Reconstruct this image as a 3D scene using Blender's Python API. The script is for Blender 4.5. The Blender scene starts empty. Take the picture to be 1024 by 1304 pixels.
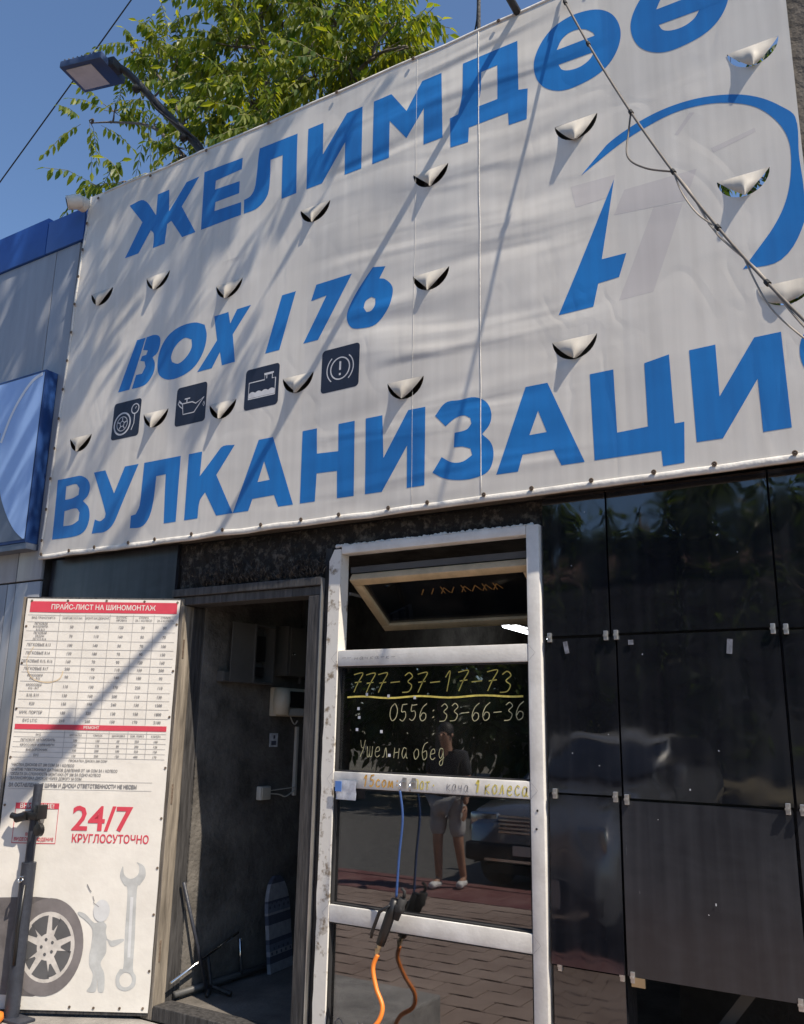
import bpy, bmesh, math, random
from mathutils import Vector, Matrix, noise
R = math.radians
scn = bpy.context.scene
col = scn.collection

# ------------------------------------------------------------------ camera, sky, sun, exposure
cam_d = bpy.data.cameras.new('camera')
cam = bpy.data.objects.new('camera', cam_d); col.objects.link(cam)
cam_d.sensor_fit = 'VERTICAL'; cam_d.sensor_height = 36.0; cam_d.sensor_width = 28.27
cam_d.lens = 30.555; cam_d.clip_start = 0.05; cam_d.clip_end = 500
YAW, PITCH, ROLL = -0.55543829, 0.24178559, 0.01803349
fw = Vector((math.sin(YAW)*math.cos(PITCH), math.cos(YAW)*math.cos(PITCH), math.sin(PITCH)))
rt = Vector((math.cos(YAW), -math.sin(YAW), 0)); up = rt.cross(fw)
r2 = math.cos(ROLL)*rt + math.sin(ROLL)*up; u2 = -math.sin(ROLL)*rt + math.cos(ROLL)*up
cam.matrix_world = Matrix(((r2.x, u2.x, -fw.x, 0.0), (r2.y, u2.y, -fw.y, -3.42965),
                           (r2.z, u2.z, -fw.z, 1.36337), (0, 0, 0, 1)))
scn.camera = cam
SUN = Vector((0.70, -0.205, 1.0)).normalized()          # towards the sun
world = bpy.data.worlds.new('World'); scn.world = world; world.use_nodes = True
wn = world.node_tree; sky = wn.nodes.new('ShaderNodeTexSky'); sky.sky_type = 'NISHITA'; sky.sun_disc = False
sky.sun_elevation = math.asin(SUN.z); sky.sun_rotation = math.atan2(SUN.x, SUN.y)
sky.air_density = 1.0; sky.dust_density = 0.0; sky.ozone_density = 4.4
bg = wn.nodes['Background']; wn.links.new(sky.outputs['Color'], bg.inputs['Color']); bg.inputs['Strength'].default_value = 0.115
sun_d = bpy.data.lights.new('sun', 'SUN'); sun_d.energy = 5.0; sun_d.angle = R(0.5); sun_d.color = (1.0, 0.885, 0.73)
sun = bpy.data.objects.new('sun', sun_d); col.objects.link(sun)
sun.rotation_euler = (-SUN).to_track_quat('-Z', 'Y').to_euler(); sun.location = SUN*30
vs = scn.view_settings; vs.view_transform = 'Standard'; vs.look = 'None'; vs.exposure = 0.5; vs.gamma = 1.0; vs.use_curve_mapping = False
rnd = random.Random(7)

# ------------------------------------------------------------------ materials
def _nt(name):
    m = bpy.data.materials.new(name); m.use_nodes = True
    return m, m.node_tree, m.node_tree.nodes['Principled BSDF']

def pm(name, c, rough=0.6, metal=0.0, var=0.18, scale=5.0, bump=0.0, bscale=60.0, spec=0.5, c2=None, stretch=(1, 1, 1), coat=0.0, emit=0.0, ior=1.5, rvar=0.0, patch=0.5, soft=0.18):
    m, nt, b = _nt(name)
    tc = nt.nodes.new('ShaderNodeTexCoord'); mp = nt.nodes.new('ShaderNodeMapping'); mp.inputs['Scale'].default_value = stretch
    nt.links.new(tc.outputs['Object'], mp.inputs['Vector'])
    n = nt.nodes.new('ShaderNodeTexNoise'); n.inputs['Scale'].default_value = scale; n.inputs['Detail'].default_value = 8; n.inputs['Roughness'].default_value = 0.65
    nt.links.new(mp.outputs['Vector'], n.inputs['Vector'])
    cr = nt.nodes.new('ShaderNodeValToRGB')
    a = tuple(max(0, k*(1-var)) for k in c); d = tuple(min(1, k*(1+var)) for k in c) if c2 is None else c2
    cr.color_ramp.elements[0].position = patch-soft; cr.color_ramp.elements[0].color = (*a, 1)
    cr.color_ramp.elements[1].position = patch+soft; cr.color_ramp.elements[1].color = (*d, 1)
    nt.links.new(n.outputs['Fac'], cr.inputs['Fac']); nt.links.new(cr.outputs['Color'], b.inputs['Base Color'])
    b.inputs['Roughness'].default_value = rough; b.inputs['Metallic'].default_value = metal
    b.inputs['Specular IOR Level'].default_value = spec; b.inputs['Coat Weight'].default_value = coat; b.inputs['IOR'].default_value = ior
    if rvar:
        mr = nt.nodes.new('ShaderNodeMapRange'); mr.inputs['To Min'].default_value = max(0.02, rough-rvar); mr.inputs['To Max'].default_value = rough+rvar
        nt.links.new(n.outputs['Fac'], mr.inputs['Value']); nt.links.new(mr.outputs['Result'], b.inputs['Roughness'])
    if bump:
        n2 = nt.nodes.new('ShaderNodeTexNoise'); n2.inputs['Scale'].default_value = bscale; n2.inputs['Detail'].default_value = 6
        nt.links.new(mp.outputs['Vector'], n2.inputs['Vector'])
        bp = nt.nodes.new('ShaderNodeBump'); bp.inputs['Strength'].default_value = bump; bp.inputs['Distance'].default_value = 0.02
        nt.links.new(n2.outputs['Fac'], bp.inputs['Height']); nt.links.new(bp.outputs['Normal'], b.inputs['Normal'])
    if emit:
        b.inputs['Emission Color'].default_value = (*c, 1); b.inputs['Emission Strength'].default_value = emit
    return m

def vinyl(name, c, c2, rough=0.45, dirt=0.25):
    """printed PVC cloth: woven grain, cloth wrinkles and rain streaks; every print on the banner shares the wrinkles"""
    m, nt, b = _nt(name); L = nt.links.new; N = nt.nodes.new
    g = N('ShaderNodeNewGeometry')
    def mapped(sc, rot=(0, 0, 0)):
        mp = N('ShaderNodeMapping'); mp.inputs['Scale'].default_value = sc; mp.inputs['Rotation'].default_value = rot
        L(g.outputs['Position'], mp.inputs['Vector']); return mp.outputs['Vector']
    def nz(vec, s, det=3, dist=0.0, rg=0.5):
        n = N('ShaderNodeTexNoise'); n.inputs['Scale'].default_value = s; n.inputs['Detail'].default_value = det; n.inputs['Distortion'].default_value = dist
        n.inputs['Roughness'].default_value = rg; L(vec, n.inputs['Vector']); return n.outputs['Fac']
    def ma(op, x, y):
        k = N('ShaderNodeMath'); k.operation = op
        for i, v in enumerate((x, y)):
            if isinstance(v, (int, float)): k.inputs[i].default_value = v
            else: L(v, k.inputs[i])
        return k.outputs[0]
    streak = nz(mapped((14, 1, 0.6)), 1.4, 5, 0.0, 0.55)
    blot = nz(mapped((1, 1, 1)), 2.2, 5)
    cr = N('ShaderNodeValToRGB'); cr.color_ramp.elements[0].position = 0.36; cr.color_ramp.elements[0].color = (*c2, 1)
    cr.color_ramp.elements[1].position = 0.36+dirt; cr.color_ramp.elements[1].color = (*c, 1)
    L(ma('MULTIPLY', ma('ADD', streak, blot), 0.5), cr.inputs['Fac']); L(cr.outputs['Color'], b.inputs['Base Color'])
    # wrinkles: near-horizontal ripples, strongest where the cloth sags around the middle seam
    rip = nz(mapped((0.45, 1, 2.6), (0, R(-12), 0)), 1.9, 1.5, 0.6, 0.4)
    sag = nz(mapped((0.9, 1, 1.1)), 0.9, 2, 0.2)
    sx = N('ShaderNodeSeparateXYZ'); L(g.outputs['Position'], sx.inputs[0])
    d = ma('DIVIDE', ma('ABSOLUTE', ma('ADD', sx.outputs['X'], 1.85), 0.0), 0.85)
    msk = ma('ADD', ma('MAXIMUM', ma('SUBTRACT', 1.0, ma('POWER', d, 2.0)), 0.0), 0.10)
    hgt = ma('ADD', ma('MULTIPLY', ma('MULTIPLY', rip, msk), 0.030), ma('ADD', ma('MULTIPLY', sag, 0.016), ma('MULTIPLY', ma('MINIMUM', ma('ABSOLUTE', ma('SUBTRACT', nz(mapped((1.5, 1, 0.8), (0, R(35), 0)), 1.5, 2.5, 0.7), 0.5), 0.0), 0.05), 0.012)))
    bp = N('ShaderNodeBump'); bp.inputs['Strength'].default_value = 1.0; bp.inputs['Distance'].default_value = 1.0
    L(hgt, bp.inputs['Height'])
    wv = nz(mapped((1, 1, 1)), 260, 2); bp2 = N('ShaderNodeBump'); bp2.inputs['Strength'].default_value = 0.12; bp2.inputs['Distance'].default_value = 0.002
    L(wv, bp2.inputs['Height']); L(bp.outputs['Normal'], bp2.inputs['Normal']); L(bp2.outputs['Normal'], b.inputs['Normal'])
    b.inputs['Roughness'].default_value = rough; b.inputs['Specular IOR Level'].default_value = 0.35
    return m

def blackpanel(name, c, rough, ior, dust, wav):
    """back-painted glossy sheet: dust film, rain runs, wipe marks and a slightly wavy face"""
    m, nt, b = _nt(name); L = nt.links.new; N = nt.nodes.new
    g = N('ShaderNodeNewGeometry')
    def nz(sc, s, det, dist=0.0):
        mp = N('ShaderNodeMapping'); mp.inputs['Scale'].default_value = sc; L(g.outputs['Position'], mp.inputs['Vector'])
        n = N('ShaderNodeTexNoise'); n.inputs['Scale'].default_value = s; n.inputs['Detail'].default_value = det; n.inputs['Distortion'].default_value = dist; L(mp.outputs[0], n.inputs['Vector']); return n.outputs['Fac']
    runs = nz((16, 1, 0.7), 1.5, 6); blot = nz((1, 1, 1), 3.0, 7, 0.5); wipe = nz((2.2, 1, 5.0), 2.4, 5, 1.4)
    a1 = N('ShaderNodeMath'); a1.operation = 'MULTIPLY'; L(runs, a1.inputs[0]); L(blot, a1.inputs[1])
    a2 = N('ShaderNodeMath'); a2.operation = 'MULTIPLY_ADD'; L(wipe, a2.inputs[0]); a2.inputs[1].default_value = 0.22; L(a1.outputs[0], a2.inputs[2])
    cr = N('ShaderNodeValToRGB'); cr.color_ramp.elements[0].position = 0.27; cr.color_ramp.elements[0].color = (*c, 1); cr.color_ramp.elements[1].position = 0.58; cr.color_ramp.elements[1].color = (*dust, 1)
    L(a2.outputs[0], cr.inputs['Fac']); L(cr.outputs['Color'], b.inputs['Base Color'])
    mr = N('ShaderNodeMapRange'); mr.inputs['From Min'].default_value = 0.25; mr.inputs['From Max'].default_value = 0.6; mr.inputs['To Min'].default_value = rough; mr.inputs['To Max'].default_value = rough+0.07
    L(a2.outputs[0], mr.inputs['Value']); L(mr.outputs['Result'], b.inputs['Roughness']); b.inputs['IOR'].default_value = ior
    bp = N('ShaderNodeBump'); bp.inputs['Strength'].default_value = 1.0; bp.inputs['Distance'].default_value = wav; L(nz((1.6, 1, 1), 1.8, 2), bp.inputs['Height']); L(bp.outputs['Normal'], b.inputs['Normal'])
    return m

def glass(name, tint, refl=2.2, smudge=0.5):
    m, nt, b = _nt(name); L = nt.links.new; N = nt.nodes.new
    nt.nodes.remove(b); out = nt.nodes['Material Output']
    tr = N('ShaderNodeBsdfTransparent'); tr.inputs['Color'].default_value = (*tint, 1)
    gl = N('ShaderNodeBsdfGlossy'); gl.inputs['Roughness'].default_value = 0.012; gl.inputs['Color'].default_value = (0.93, 0.95, 1, 1)
    df = N('ShaderNodeBsdfDiffuse'); df.inputs['Color'].default_value = (0.32, 0.30, 0.27, 1)
    tc = N('ShaderNodeTexCoord'); n = N('ShaderNodeTexNoise'); n.inputs['Scale'].default_value = 3.5; n.inputs['Detail'].default_value = 8
    L(tc.outputs['Object'], n.inputs['Vector'])
    mr = N('ShaderNodeMapRange'); mr.inputs['From Min'].default_value = 0.45; mr.inputs['From Max'].default_value = 0.8; mr.inputs['To Min'].default_value = 0.012; mr.inputs['To Max'].default_value = 0.012+0.10*smudge
    L(n.outputs['Fac'], mr.inputs['Value'])
    m1 = N('ShaderNodeMixShader'); L(mr.outputs['Result'], m1.inputs[0]); L(tr.outputs[0], m1.inputs[1]); L(df.outputs[0], m1.inputs[2])
    fr = N('ShaderNodeFresnel'); fr.inputs['IOR'].default_value = 1.52
    k = N('ShaderNodeMath'); k.operation = 'MULTIPLY'; k.inputs[1].default_value = refl; k.use_clamp = True; L(fr.outputs[0], k.inputs[0])
    m2 = N('ShaderNodeMixShader'); L(k.outputs[0], m2.inputs[0]); L(m1.outputs[0], m2.inputs[1]); L(gl.outputs[0], m2.inputs[2])
    L(m2.outputs[0], out.inputs['Surface'])
    return m

def leafmat(name, c, c2):
    m, nt, b = _nt(name); L = nt.links.new; N = nt.nodes.new; out = nt.nodes['Material Output']
    g = N('ShaderNodeNewGeometry'); cr = N('ShaderNodeValToRGB')
    cr.color_ramp.elements[0].color = (*c, 1); cr.color_ramp.elements[1].color = (*c2, 1); cr.color_ramp.elements[1].position = 0.85
    L(g.outputs['Random Per Island'], cr.inputs['Fac']); L(cr.outputs['Color'], b.inputs['Base Color'])
    b.inputs['Roughness'].default_value = 0.42; b.inputs['Specular IOR Level'].default_value = 0.4
    t = N('ShaderNodeBsdfTranslucent'); mx = N('ShaderNodeMixRGB'); mx.blend_type = 'MULTIPLY'; mx.inputs[0].default_value = 1; mx.inputs[2].default_value = (2.4, 2.1, 0.55, 1)
    L(cr.outputs['Color'], mx.inputs[1]); L(mx.outputs[0], t.inputs['Color'])
    ms = N('ShaderNodeMixShader'); ms.inputs[0].default_value = 0.5; L(b.outputs[0], ms.inputs[1]); L(t.outputs[0], ms.inputs[2]); L(ms.outputs[0], out.inputs['Surface'])
    return m

M = {}
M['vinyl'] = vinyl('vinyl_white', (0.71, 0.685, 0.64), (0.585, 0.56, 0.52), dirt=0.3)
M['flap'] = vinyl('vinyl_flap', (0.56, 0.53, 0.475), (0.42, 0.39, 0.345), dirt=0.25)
M['blue'] = vinyl('vinyl_blue', (0.019, 0.19, 0.54), (0.020, 0.150, 0.44), 0.4)
M['navy'] = vinyl('vinyl_navy', (0.020, 0.026, 0.048), (0.016, 0.021, 0.038), 0.45)
M['ghost'] = vinyl('vinyl_faded', (0.60, 0.57, 0.555), (0.53, 0.50, 0.485), 0.5)
M['iconwhite'] = vinyl('vinyl_icon_line', (0.62, 0.63, 0.66), (0.5, 0.5, 0.53))
M['hem'] = pm('vinyl_hem', (0.62, 0.60, 0.56), 0.5, var=0.2, scale=9, bump=0.3, bscale=30)
M['dark_hole'] = pm('dark_board', (0.11, 0.098, 0.082), 0.8, bump=0.3)
M['panel'] = blackpanel('black_glossy_panel', (0.0075, 0.0082, 0.0115), 0.018, 2.0, (0.018, 0.019, 0.024), 0.0045)
M['panel_dull'] = blackpanel('black_satin_panel', (0.020, 0.021, 0.026), 0.22, 1.6, (0.040, 0.042, 0.049), 0.004)
M['panel_grey'] = blackpanel('dusty_black_panel', (0.018, 0.020, 0.027), 0.28, 1.6, (0.055, 0.058, 0.068), 0.004)
M['clip'] = pm('zinc_clip', (0.55, 0.54, 0.52), 0.35, 0.8)
M['dark'] = pm('dark_steel', (0.022, 0.021, 0.022), 0.6, var=0.4, scale=12, bump=0.3)
M['white'] = pm('white_pvc_frame', (0.66, 0.64, 0.60), 0.38, var=0.16, scale=7, c2=(0.76, 0.75, 0.72), bump=0.05, bscale=80)
M['white_worn'] = pm('worn_white_paint', (0.30, 0.24, 0.17), 0.6, scale=16, c2=(0.70, 0.68, 0.63), patch=0.40, soft=0.05, bump=0.05, bscale=40)
M['cream'] = pm('yellowed_white_sash', (0.52, 0.40, 0.25), 0.45, var=0.25, scale=8)
M['glass'] = glass('window_glass', (0.42, 0.44, 0.44), 4.2, 0.5)
M['glass_dirty'] = glass('dusty_glass', (0.30, 0.30, 0.30), 1.6, 1.2)
M['jamb'] = pm('weathered_dark_wood', (0.030, 0.029, 0.030), 0.65, var=0.45, scale=5, c2=(0.075, 0.072, 0.072), stretch=(9, 9, 1), bump=0.35, bscale=8)
M['jamb_light'] = pm('weathered_pale_wood', (0.13, 0.11, 0.088), 0.75, scale=4, c2=(0.30, 0.26, 0.21), stretch=(9, 9, 0.8), bump=0.35, bscale=8, var=0.3)
M['foam'] = pm('dark_rough_mortar', (0.020, 0.018, 0.017), 0.95, scale=26, c2=(0.17, 0.15, 0.125), patch=0.62, soft=0.12, bump=0.8, bscale=60)
M['rust'] = pm('rusty_steel', (0.07, 0.045, 0.03), 0.8, scale=8, c2=(0.20, 0.15, 0.11), bump=0.5, bscale=40)
M['post'] = pm('weathered_post', (0.10, 0.085, 0.07), 0.85, scale=9, c2=(0.20, 0.175, 0.15), bump=0.5, bscale=25)
M['plaster'] = pm('dark_plaster', (0.060, 0.055, 0.049), 0.9, scale=4.5, c2=(0.165, 0.152, 0.136), bump=0.5, bscale=35)
M['floor'] = pm('worn_concrete_floor', (0.085, 0.078, 0.070), 0.75, scale=4, c2=(0.17, 0.155, 0.14), bump=0.3)
M['concrete'] = pm('concrete_step', (0.20, 0.19, 0.18), 0.85, scale=5, c2=(0.33, 0.31, 0.29), bump=0.4, bscale=70)
M['asphalt'] = pm('asphalt', (0.085, 0.082, 0.078), 0.85, scale=9, c2=(0.13, 0.126, 0.12), bump=0.5, bscale=140)
M['paver'] = pm('red_brown_paver', (0.25, 0.175, 0.14), 0.85, scale=1.3, c2=(0.34, 0.26, 0.215), bump=0.5, bscale=90)
M['joint'] = pm('sand_joint', (0.17, 0.13, 0.105), 0.95)
M['kerb'] = pm('painted_red_kerb', (0.15, 0.045, 0.045), 0.7, scale=5, c2=(0.21, 0.11, 0.10), bump=0.3)
M['grey_clad'] = pm('grey_composite_panel', (0.30, 0.315, 0.345), 0.36, metal=0.0, var=0.13, scale=2.2, spec=0.5, stretch=(5, 1, .5), rvar=.06)
M['blue_clad'] = pm('blue_composite_panel', (0.022, 0.085, 0.33), 0.30, var=0.15, scale=2)
M['sign_side'] = pm('sign_side_navy', (0.014, 0.048, 0.17), 0.35, var=0.2, scale=4)
M['sign_blue'] = pm('pale_blue_acrylic', (0.30, 0.46, 0.80), 0.22, var=0.06, scale=2)
M['sign_white'] = pm('white_acrylic', (0.72, 0.74, 0.78), 0.3, var=0.05)
M['sign_slate'] = pm('slate_acrylic', (0.085, 0.105, 0.15), 0.35, var=0.1)
M['paper'] = pm('poster_vinyl', (0.68, 0.65, 0.60), 0.55, var=0.09, scale=3.0, bump=0.35, bscale=4.5, c2=(0.74, 0.715, 0.665))
M['stain'] = pm('poster_stain', (0.62, 0.50, 0.34), 0.6, var=0.1, scale=9)
M['red'] = pm('print_red', (0.56, 0.055, 0.085), 0.5, var=0.08, bump=0.3, bscale=4.5)
M['ink'] = pm('print_ink', (0.19, 0.185, 0.19), 0.6)
M['inkgrey'] = pm('print_grey', (0.40, 0.39, 0.38), 0.6)
M['tyre_ink'] = pm('print_tyre', (0.12, 0.11, 0.112), 0.55, var=0.25, scale=14)
M['tyre_side'] = pm('print_tyre_side', (0.17, 0.155, 0.157), 0.55, var=0.2, scale=10)
M['rim_ink'] = pm('print_rim', (0.52, 0.49, 0.46), 0.5, var=0.2, scale=18)
M['hub_ink'] = pm('print_rim_shade', (0.09, 0.09, 0.095), 0.5)
M['man_ink'] = pm('print_figure', (0.44, 0.45, 0.45), 0.5, var=0.18, scale=12)
M['man_lite'] = pm('print_figure_light', (0.58, 0.59, 0.60), 0.5, var=0.1, scale=12)
M['steelblue'] = pm('blue_grey_stand_paint', (0.028, 0.032, 0.045), 0.5, var=0.3, scale=9, bump=0.15)
M['black'] = pm('black_plastic', (0.012, 0.012, 0.013), 0.38, var=0.2)
M['rubber'] = pm('black_rubber', (0.016, 0.016, 0.017), 0.75)
M['orange'] = pm('orange_hose', (0.72, 0.20, 0.025), 0.42, var=0.12)
M['bluecord'] = pm('blue_cord', (0.025, 0.065, 0.20), 0.6, stretch=(1, 1, 6), scale=30)
M['chrome'] = pm('bright_metal', (0.62, 0.62, 0.62), 0.22, 1.0, var=0.1)
M['brass'] = pm('brass_fitting', (0.48, 0.40, 0.26), 0.35, 0.9)
M['grey_metal'] = pm('grey_painted_steel', (0.075, 0.075, 0.074), 0.5, var=0.2, scale=4)
M['boxgrey'] = pm('switchboard_grey', (0.080, 0.078, 0.074), 0.5, var=0.2, scale=5)
M['bakelite'] = pm('aged_white_plastic', (0.55, 0.51, 0.42), 0.45, var=0.12)
M['conduit'] = pm('white_plastic_trunking', (0.56, 0.54, 0.49), 0.45, var=0.1)
M['cloth_a'] = pm('board_cloth_navy', (0.07, 0.078, 0.11), 0.9, var=0.2, scale=30)
M['cloth_b'] = pm('board_cloth_grey', (0.30, 0.30, 0.32), 0.9, var=0.2, scale=30)
M['cloth_c'] = pm('board_cloth_blue', (0.15, 0.165, 0.21), 0.9, var=0.2, scale=30)
M['chalk_y'] = pm('yellow_marker', (0.62, 0.52, 0.12), 0.8, var=0.35, scale=40)
M['chalk_w'] = pm('pale_marker', (0.40, 0.38, 0.22), 0.8, var=0.4, scale=40)
M['chalk_o'] = pm('orange_marker', (0.60, 0.33, 0.06), 0.8, var=0.3, scale=40)
M['chalk_sash'] = pm('old_orange_marker', (0.26, 0.14, 0.04), 0.8, var=0.4, scale=60)
M['chalk_g'] = pm('grey_marker', (0.30, 0.29, 0.30), 0.8, var=0.3, scale=40)
M['fleck'] = pm('old_tape', (0.16, 0.17, 0.20), 0.5, var=0.5, scale=60)
M['tape'] = pm('clear_sticker', (0.58, 0.60, 0.64), 0.25, var=0.25, scale=30)
M['tape_blue'] = pm('blue_sticker', (0.10, 0.22, 0.55), 0.3)
M['lamp_body'] = pm('lamp_housing', (0.035, 0.055, 0.12), 0.4, var=0.1)
M['lamp_top'] = pm('lamp_fin', (0.16, 0.16, 0.165), 0.5, var=0.1)
M['lamp_led'] = pm('lamp_diffuser', (0.52, 0.50, 0.47), 0.25, var=0.12, scale=9)
M['tube'] = pm('lit_tube', (0.92, 0.96, 1.0), 0.5, emit=6.0, var=0.0)
M['cctv'] = pm('camera_white', (0.60, 0.56, 0.50), 0.4, var=0.1)
M['cable'] = pm('grey_cable', (0.13, 0.115, 0.10), 0.6, var=0.25, scale=20)
M['cable_pale'] = pm('pale_cable', (0.33, 0.29, 0.24), 0.6, var=0.2, scale=20)
M['bark'] = pm('bark', (0.10, 0.082, 0.065), 0.9, scale=14, c2=(0.19, 0.16, 0.13), bump=0.5)
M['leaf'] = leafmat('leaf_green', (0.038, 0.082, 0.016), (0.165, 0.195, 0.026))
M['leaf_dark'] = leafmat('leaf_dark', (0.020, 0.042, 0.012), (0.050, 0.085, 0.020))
M['car'] = pm('dark_car_paint', (0.24, 0.25, 0.275), 0.2, 0.6, var=0.1, coat=0.8)
M['car_glass'] = pm('car_glass', (0.012, 0.014, 0.018), 0.05, var=0.1, spec=0.8)
M['car_trim'] = pm('car_black_trim', (0.015, 0.015, 0.016), 0.6)
M['silver'] = pm('silver_paint', (0.55, 0.55, 0.54), 0.25, 0.6, var=0.05)
M['skin'] = pm('skin', (0.36, 0.20, 0.13), 0.5, var=0.1)
M['hair'] = pm('hair', (0.015, 0.012, 0.010), 0.6)
M['shirt'] = pm('dark_shirt', (0.022, 0.023, 0.027), 0.85, bump=0.2, bscale=12)
M['shorts'] = pm('pale_grey_shorts', (0.38, 0.37, 0.36), 0.85, bump=0.4, bscale=10)
M['shoe'] = pm('white_shoe', (0.62, 0.61, 0.59), 0.6)
M['house'] = pm('pale_house_render', (0.42, 0.38, 0.32), 0.9, var=0.1, scale=2)
M['house_roof'] = pm('house_roof', (0.13, 0.07, 0.05), 0.8)
M['terrain'] = pm('dry_ground', (0.13, 0.115, 0.085), 0.95, scale=0.8, c2=(0.19, 0.17, 0.12))

# ------------------------------------------------------------------ mesh helpers
class MB:
    def __init__(s): s.v = []; s.f = []; s.m = []
    def add(s, vs_, fs, mi=0):
        o = len(s.v); s.v += [tuple(v) for v in vs_]; s.f += [tuple(i+o for i in f) for f in fs]; s.m += [mi]*len(fs); return s
    def box(s, x0, x1, y0, y1, z0, z1, mi=0, rot=None, bev=0.0):
        if bev:
            b = min(bev, (x1-x0)*.3, (y1-y0)*.3, (z1-z0)*.3); c = Vector(((x0+x1)/2, (y0+y1)/2, (z0+z1)/2)); h = Vector(((x1-x0)/2, (y1-y0)/2, (z1-z0)/2))
            bm = bmesh.new(); bmesh.ops.create_cube(bm, size=2)
            for v in bm.verts: v.co = Vector((v.co.x*h.x, v.co.y*h.y, v.co.z*h.z))+c
            bmesh.ops.bevel(bm, geom=bm.edges[:], offset=b, segments=2, profile=.6, affect='EDGES')
            bm.verts.ensure_lookup_table(); bm.verts.index_update()
            p = [v.co.copy() for v in bm.verts]; f = [[v.index for v in q.verts] for q in bm.faces]; bm.free()
        else:
            p = [Vector((x, y, z)) for x in (x0, x1) for y in (y0, y1) for z in (z0, z1)]
            f = [(0, 1, 3, 2), (4, 6, 7, 5), (0, 4, 5, 1), (2, 3, 7, 6), (0, 2, 6, 4), (1, 5, 7, 3)]
        if rot is not None: p = [rot @ q for q in p]
        return s.add(p, f, mi)
    def tube(s, pts, r, n=8, mi=0, cap=True, flat=1.0):
        pts = [Vector(p) for p in pts]; k = len(pts); rr = r if isinstance(r, (list, tuple)) else [r]*k
        o = len(s.v); pn = None
        for i, p in enumerate(pts):
            t = (pts[min(i+1, k-1)]-pts[max(i-1, 0)]); t = t.normalized() if t.length > 1e-9 else Vector((0, 0, 1))
            if pn is None:
                a = Vector((0, 1, 0)) if abs(t.y) < .9 else Vector((1, 0, 0)); nrm = (a - t*a.dot(t)).normalized()
            else:
                nrm = pn - t*pn.dot(t); nrm = nrm.normalized() if nrm.length > 1e-6 else pn
            pn = nrm; bn = t.cross(nrm)
            for j in range(n):
                an = 2*math.pi*j/n; s.v.append(tuple(p + rr[i]*(math.cos(an)*nrm*flat+math.sin(an)*bn)))
        for i in range(k-1):
            for j in range(n):
                j2 = (j+1) % n; s.f.append((o+i*n+j, o+i*n+j2, o+(i+1)*n+j2, o+(i+1)*n+j)); s.m.append(mi)
        if cap: s.f += [tuple(o+j for j in range(n))[::-1], tuple(o+(k-1)*n+j for j in range(n))]; s.m += [mi, mi]
        return s
    def lathe(s, prof, n=20, o=(0, 0, 0), axis='Z', mi=0):
        o = Vector(o); b = len(s.v)
        for r, h in prof:
            for j in range(n):
                a = 2*math.pi*j/n; c_, s_ = r*math.cos(a), r*math.sin(a)
                q = {'Z': (c_, s_, h), 'Y': (c_, h, s_), 'X': (h, c_, s_)}[axis]; s.v.append(tuple(o+Vector(q)))
        for i in range(len(prof)-1):
            for j in range(n):
                j2 = (j+1) % n; s.f.append((b+i*n+j, b+i*n+j2, b+(i+1)*n+j2, b+(i+1)*n+j)); s.m.append(mi)
        s.f += [tuple(b+j for j in range(n))[::-1], tuple(b+(len(prof)-1)*n+j for j in range(n))]; s.m += [mi, mi]
        return s
    def prism(s, poly, y0, y1, mi=0):
        """(x, z) outline extruded from y0 to y1"""
        n = len(poly); p = [(x, y0, z) for x, z in poly]+[(x, y1, z) for x, z in poly]
        return s.add(p, [tuple(range(n))[::-1], tuple(range(n, 2*n))]+[(i, (i+1) % n, n+(i+1) % n, n+i) for i in range(n)], mi)
    def build(s, name, mat, parent=None, smooth=False, loc=None, bevel=0, kind=None):
        me = bpy.data.meshes.new(name); me.from_pydata(s.v, [], s.f); me.validate()
        bm = bmesh.new(); bm.from_mesh(me); bmesh.ops.recalc_face_normals(bm, faces=bm.faces[:]); bm.to_mesh(me); bm.free()
        return link(name, me, mat, parent, smooth, loc, s.m, kind)

def link(name, me, mat, parent=None, smooth=False, loc=None, mi=None, kind=None):
    for m_ in (mat if isinstance(mat, (list, tuple)) else [mat]): me.materials.append(M[m_])
    if mi and len(me.polygons) == len(mi): me.polygons.foreach_set('material_index', mi)
    me.polygons.foreach_set('use_smooth', [bool(smooth)]*len(me.polygons))
    if smooth and smooth is not True: me.set_sharp_from_angle(angle=R(smooth))
    o = bpy.data.objects.new(name, me); col.objects.link(o)
    if parent is not None: o.parent = parent
    if loc is not None: o.location = loc
    if kind: o['kind'] = kind
    return o

def empty(name, label, cat, loc=(0, 0, 0), rz=0.0, group=None):
    o = bpy.data.objects.new(name, None); col.objects.link(o); o.location = loc; o.rotation_euler = (0, 0, rz); o.empty_display_size = 0.1
    return tag(o, label, cat, group)
def tag(o, label, cat, group=None):
    o['label'] = label; o['category'] = cat
    if group: o['group'] = group
    return o
def struct(o): o['kind'] = 'structure'; return o

def copy_tree(o, parent=None):
    c = o.copy(); col.objects.link(c); c.parent = parent
    for ch in [q for q in o.children]: copy_tree(ch, c)
    return c

def bez(pts, seg=6, closed=False):
    """Catmull-Rom through points"""
    P = [Vector(p) for p in pts]; n = len(P); out = []
    rng = range(n if closed else n-1)
    for i in rng:
        if closed: a, b, c, d = P[i-1], P[i], P[(i+1) % n], P[(i+2) % n]
        else: a, b, c, d = P[max(i-1, 0)], P[i], P[i+1], P[min(i+2, n-1)]
        for k in range(seg):
            t = k/seg; out.append(0.5*((2*b)+(c-a)*t+(2*a-5*b+4*c-d)*t*t+(3*b-a-3*c+d)*t**3))
    if not closed: out.append(P[-1])
    return out

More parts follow.
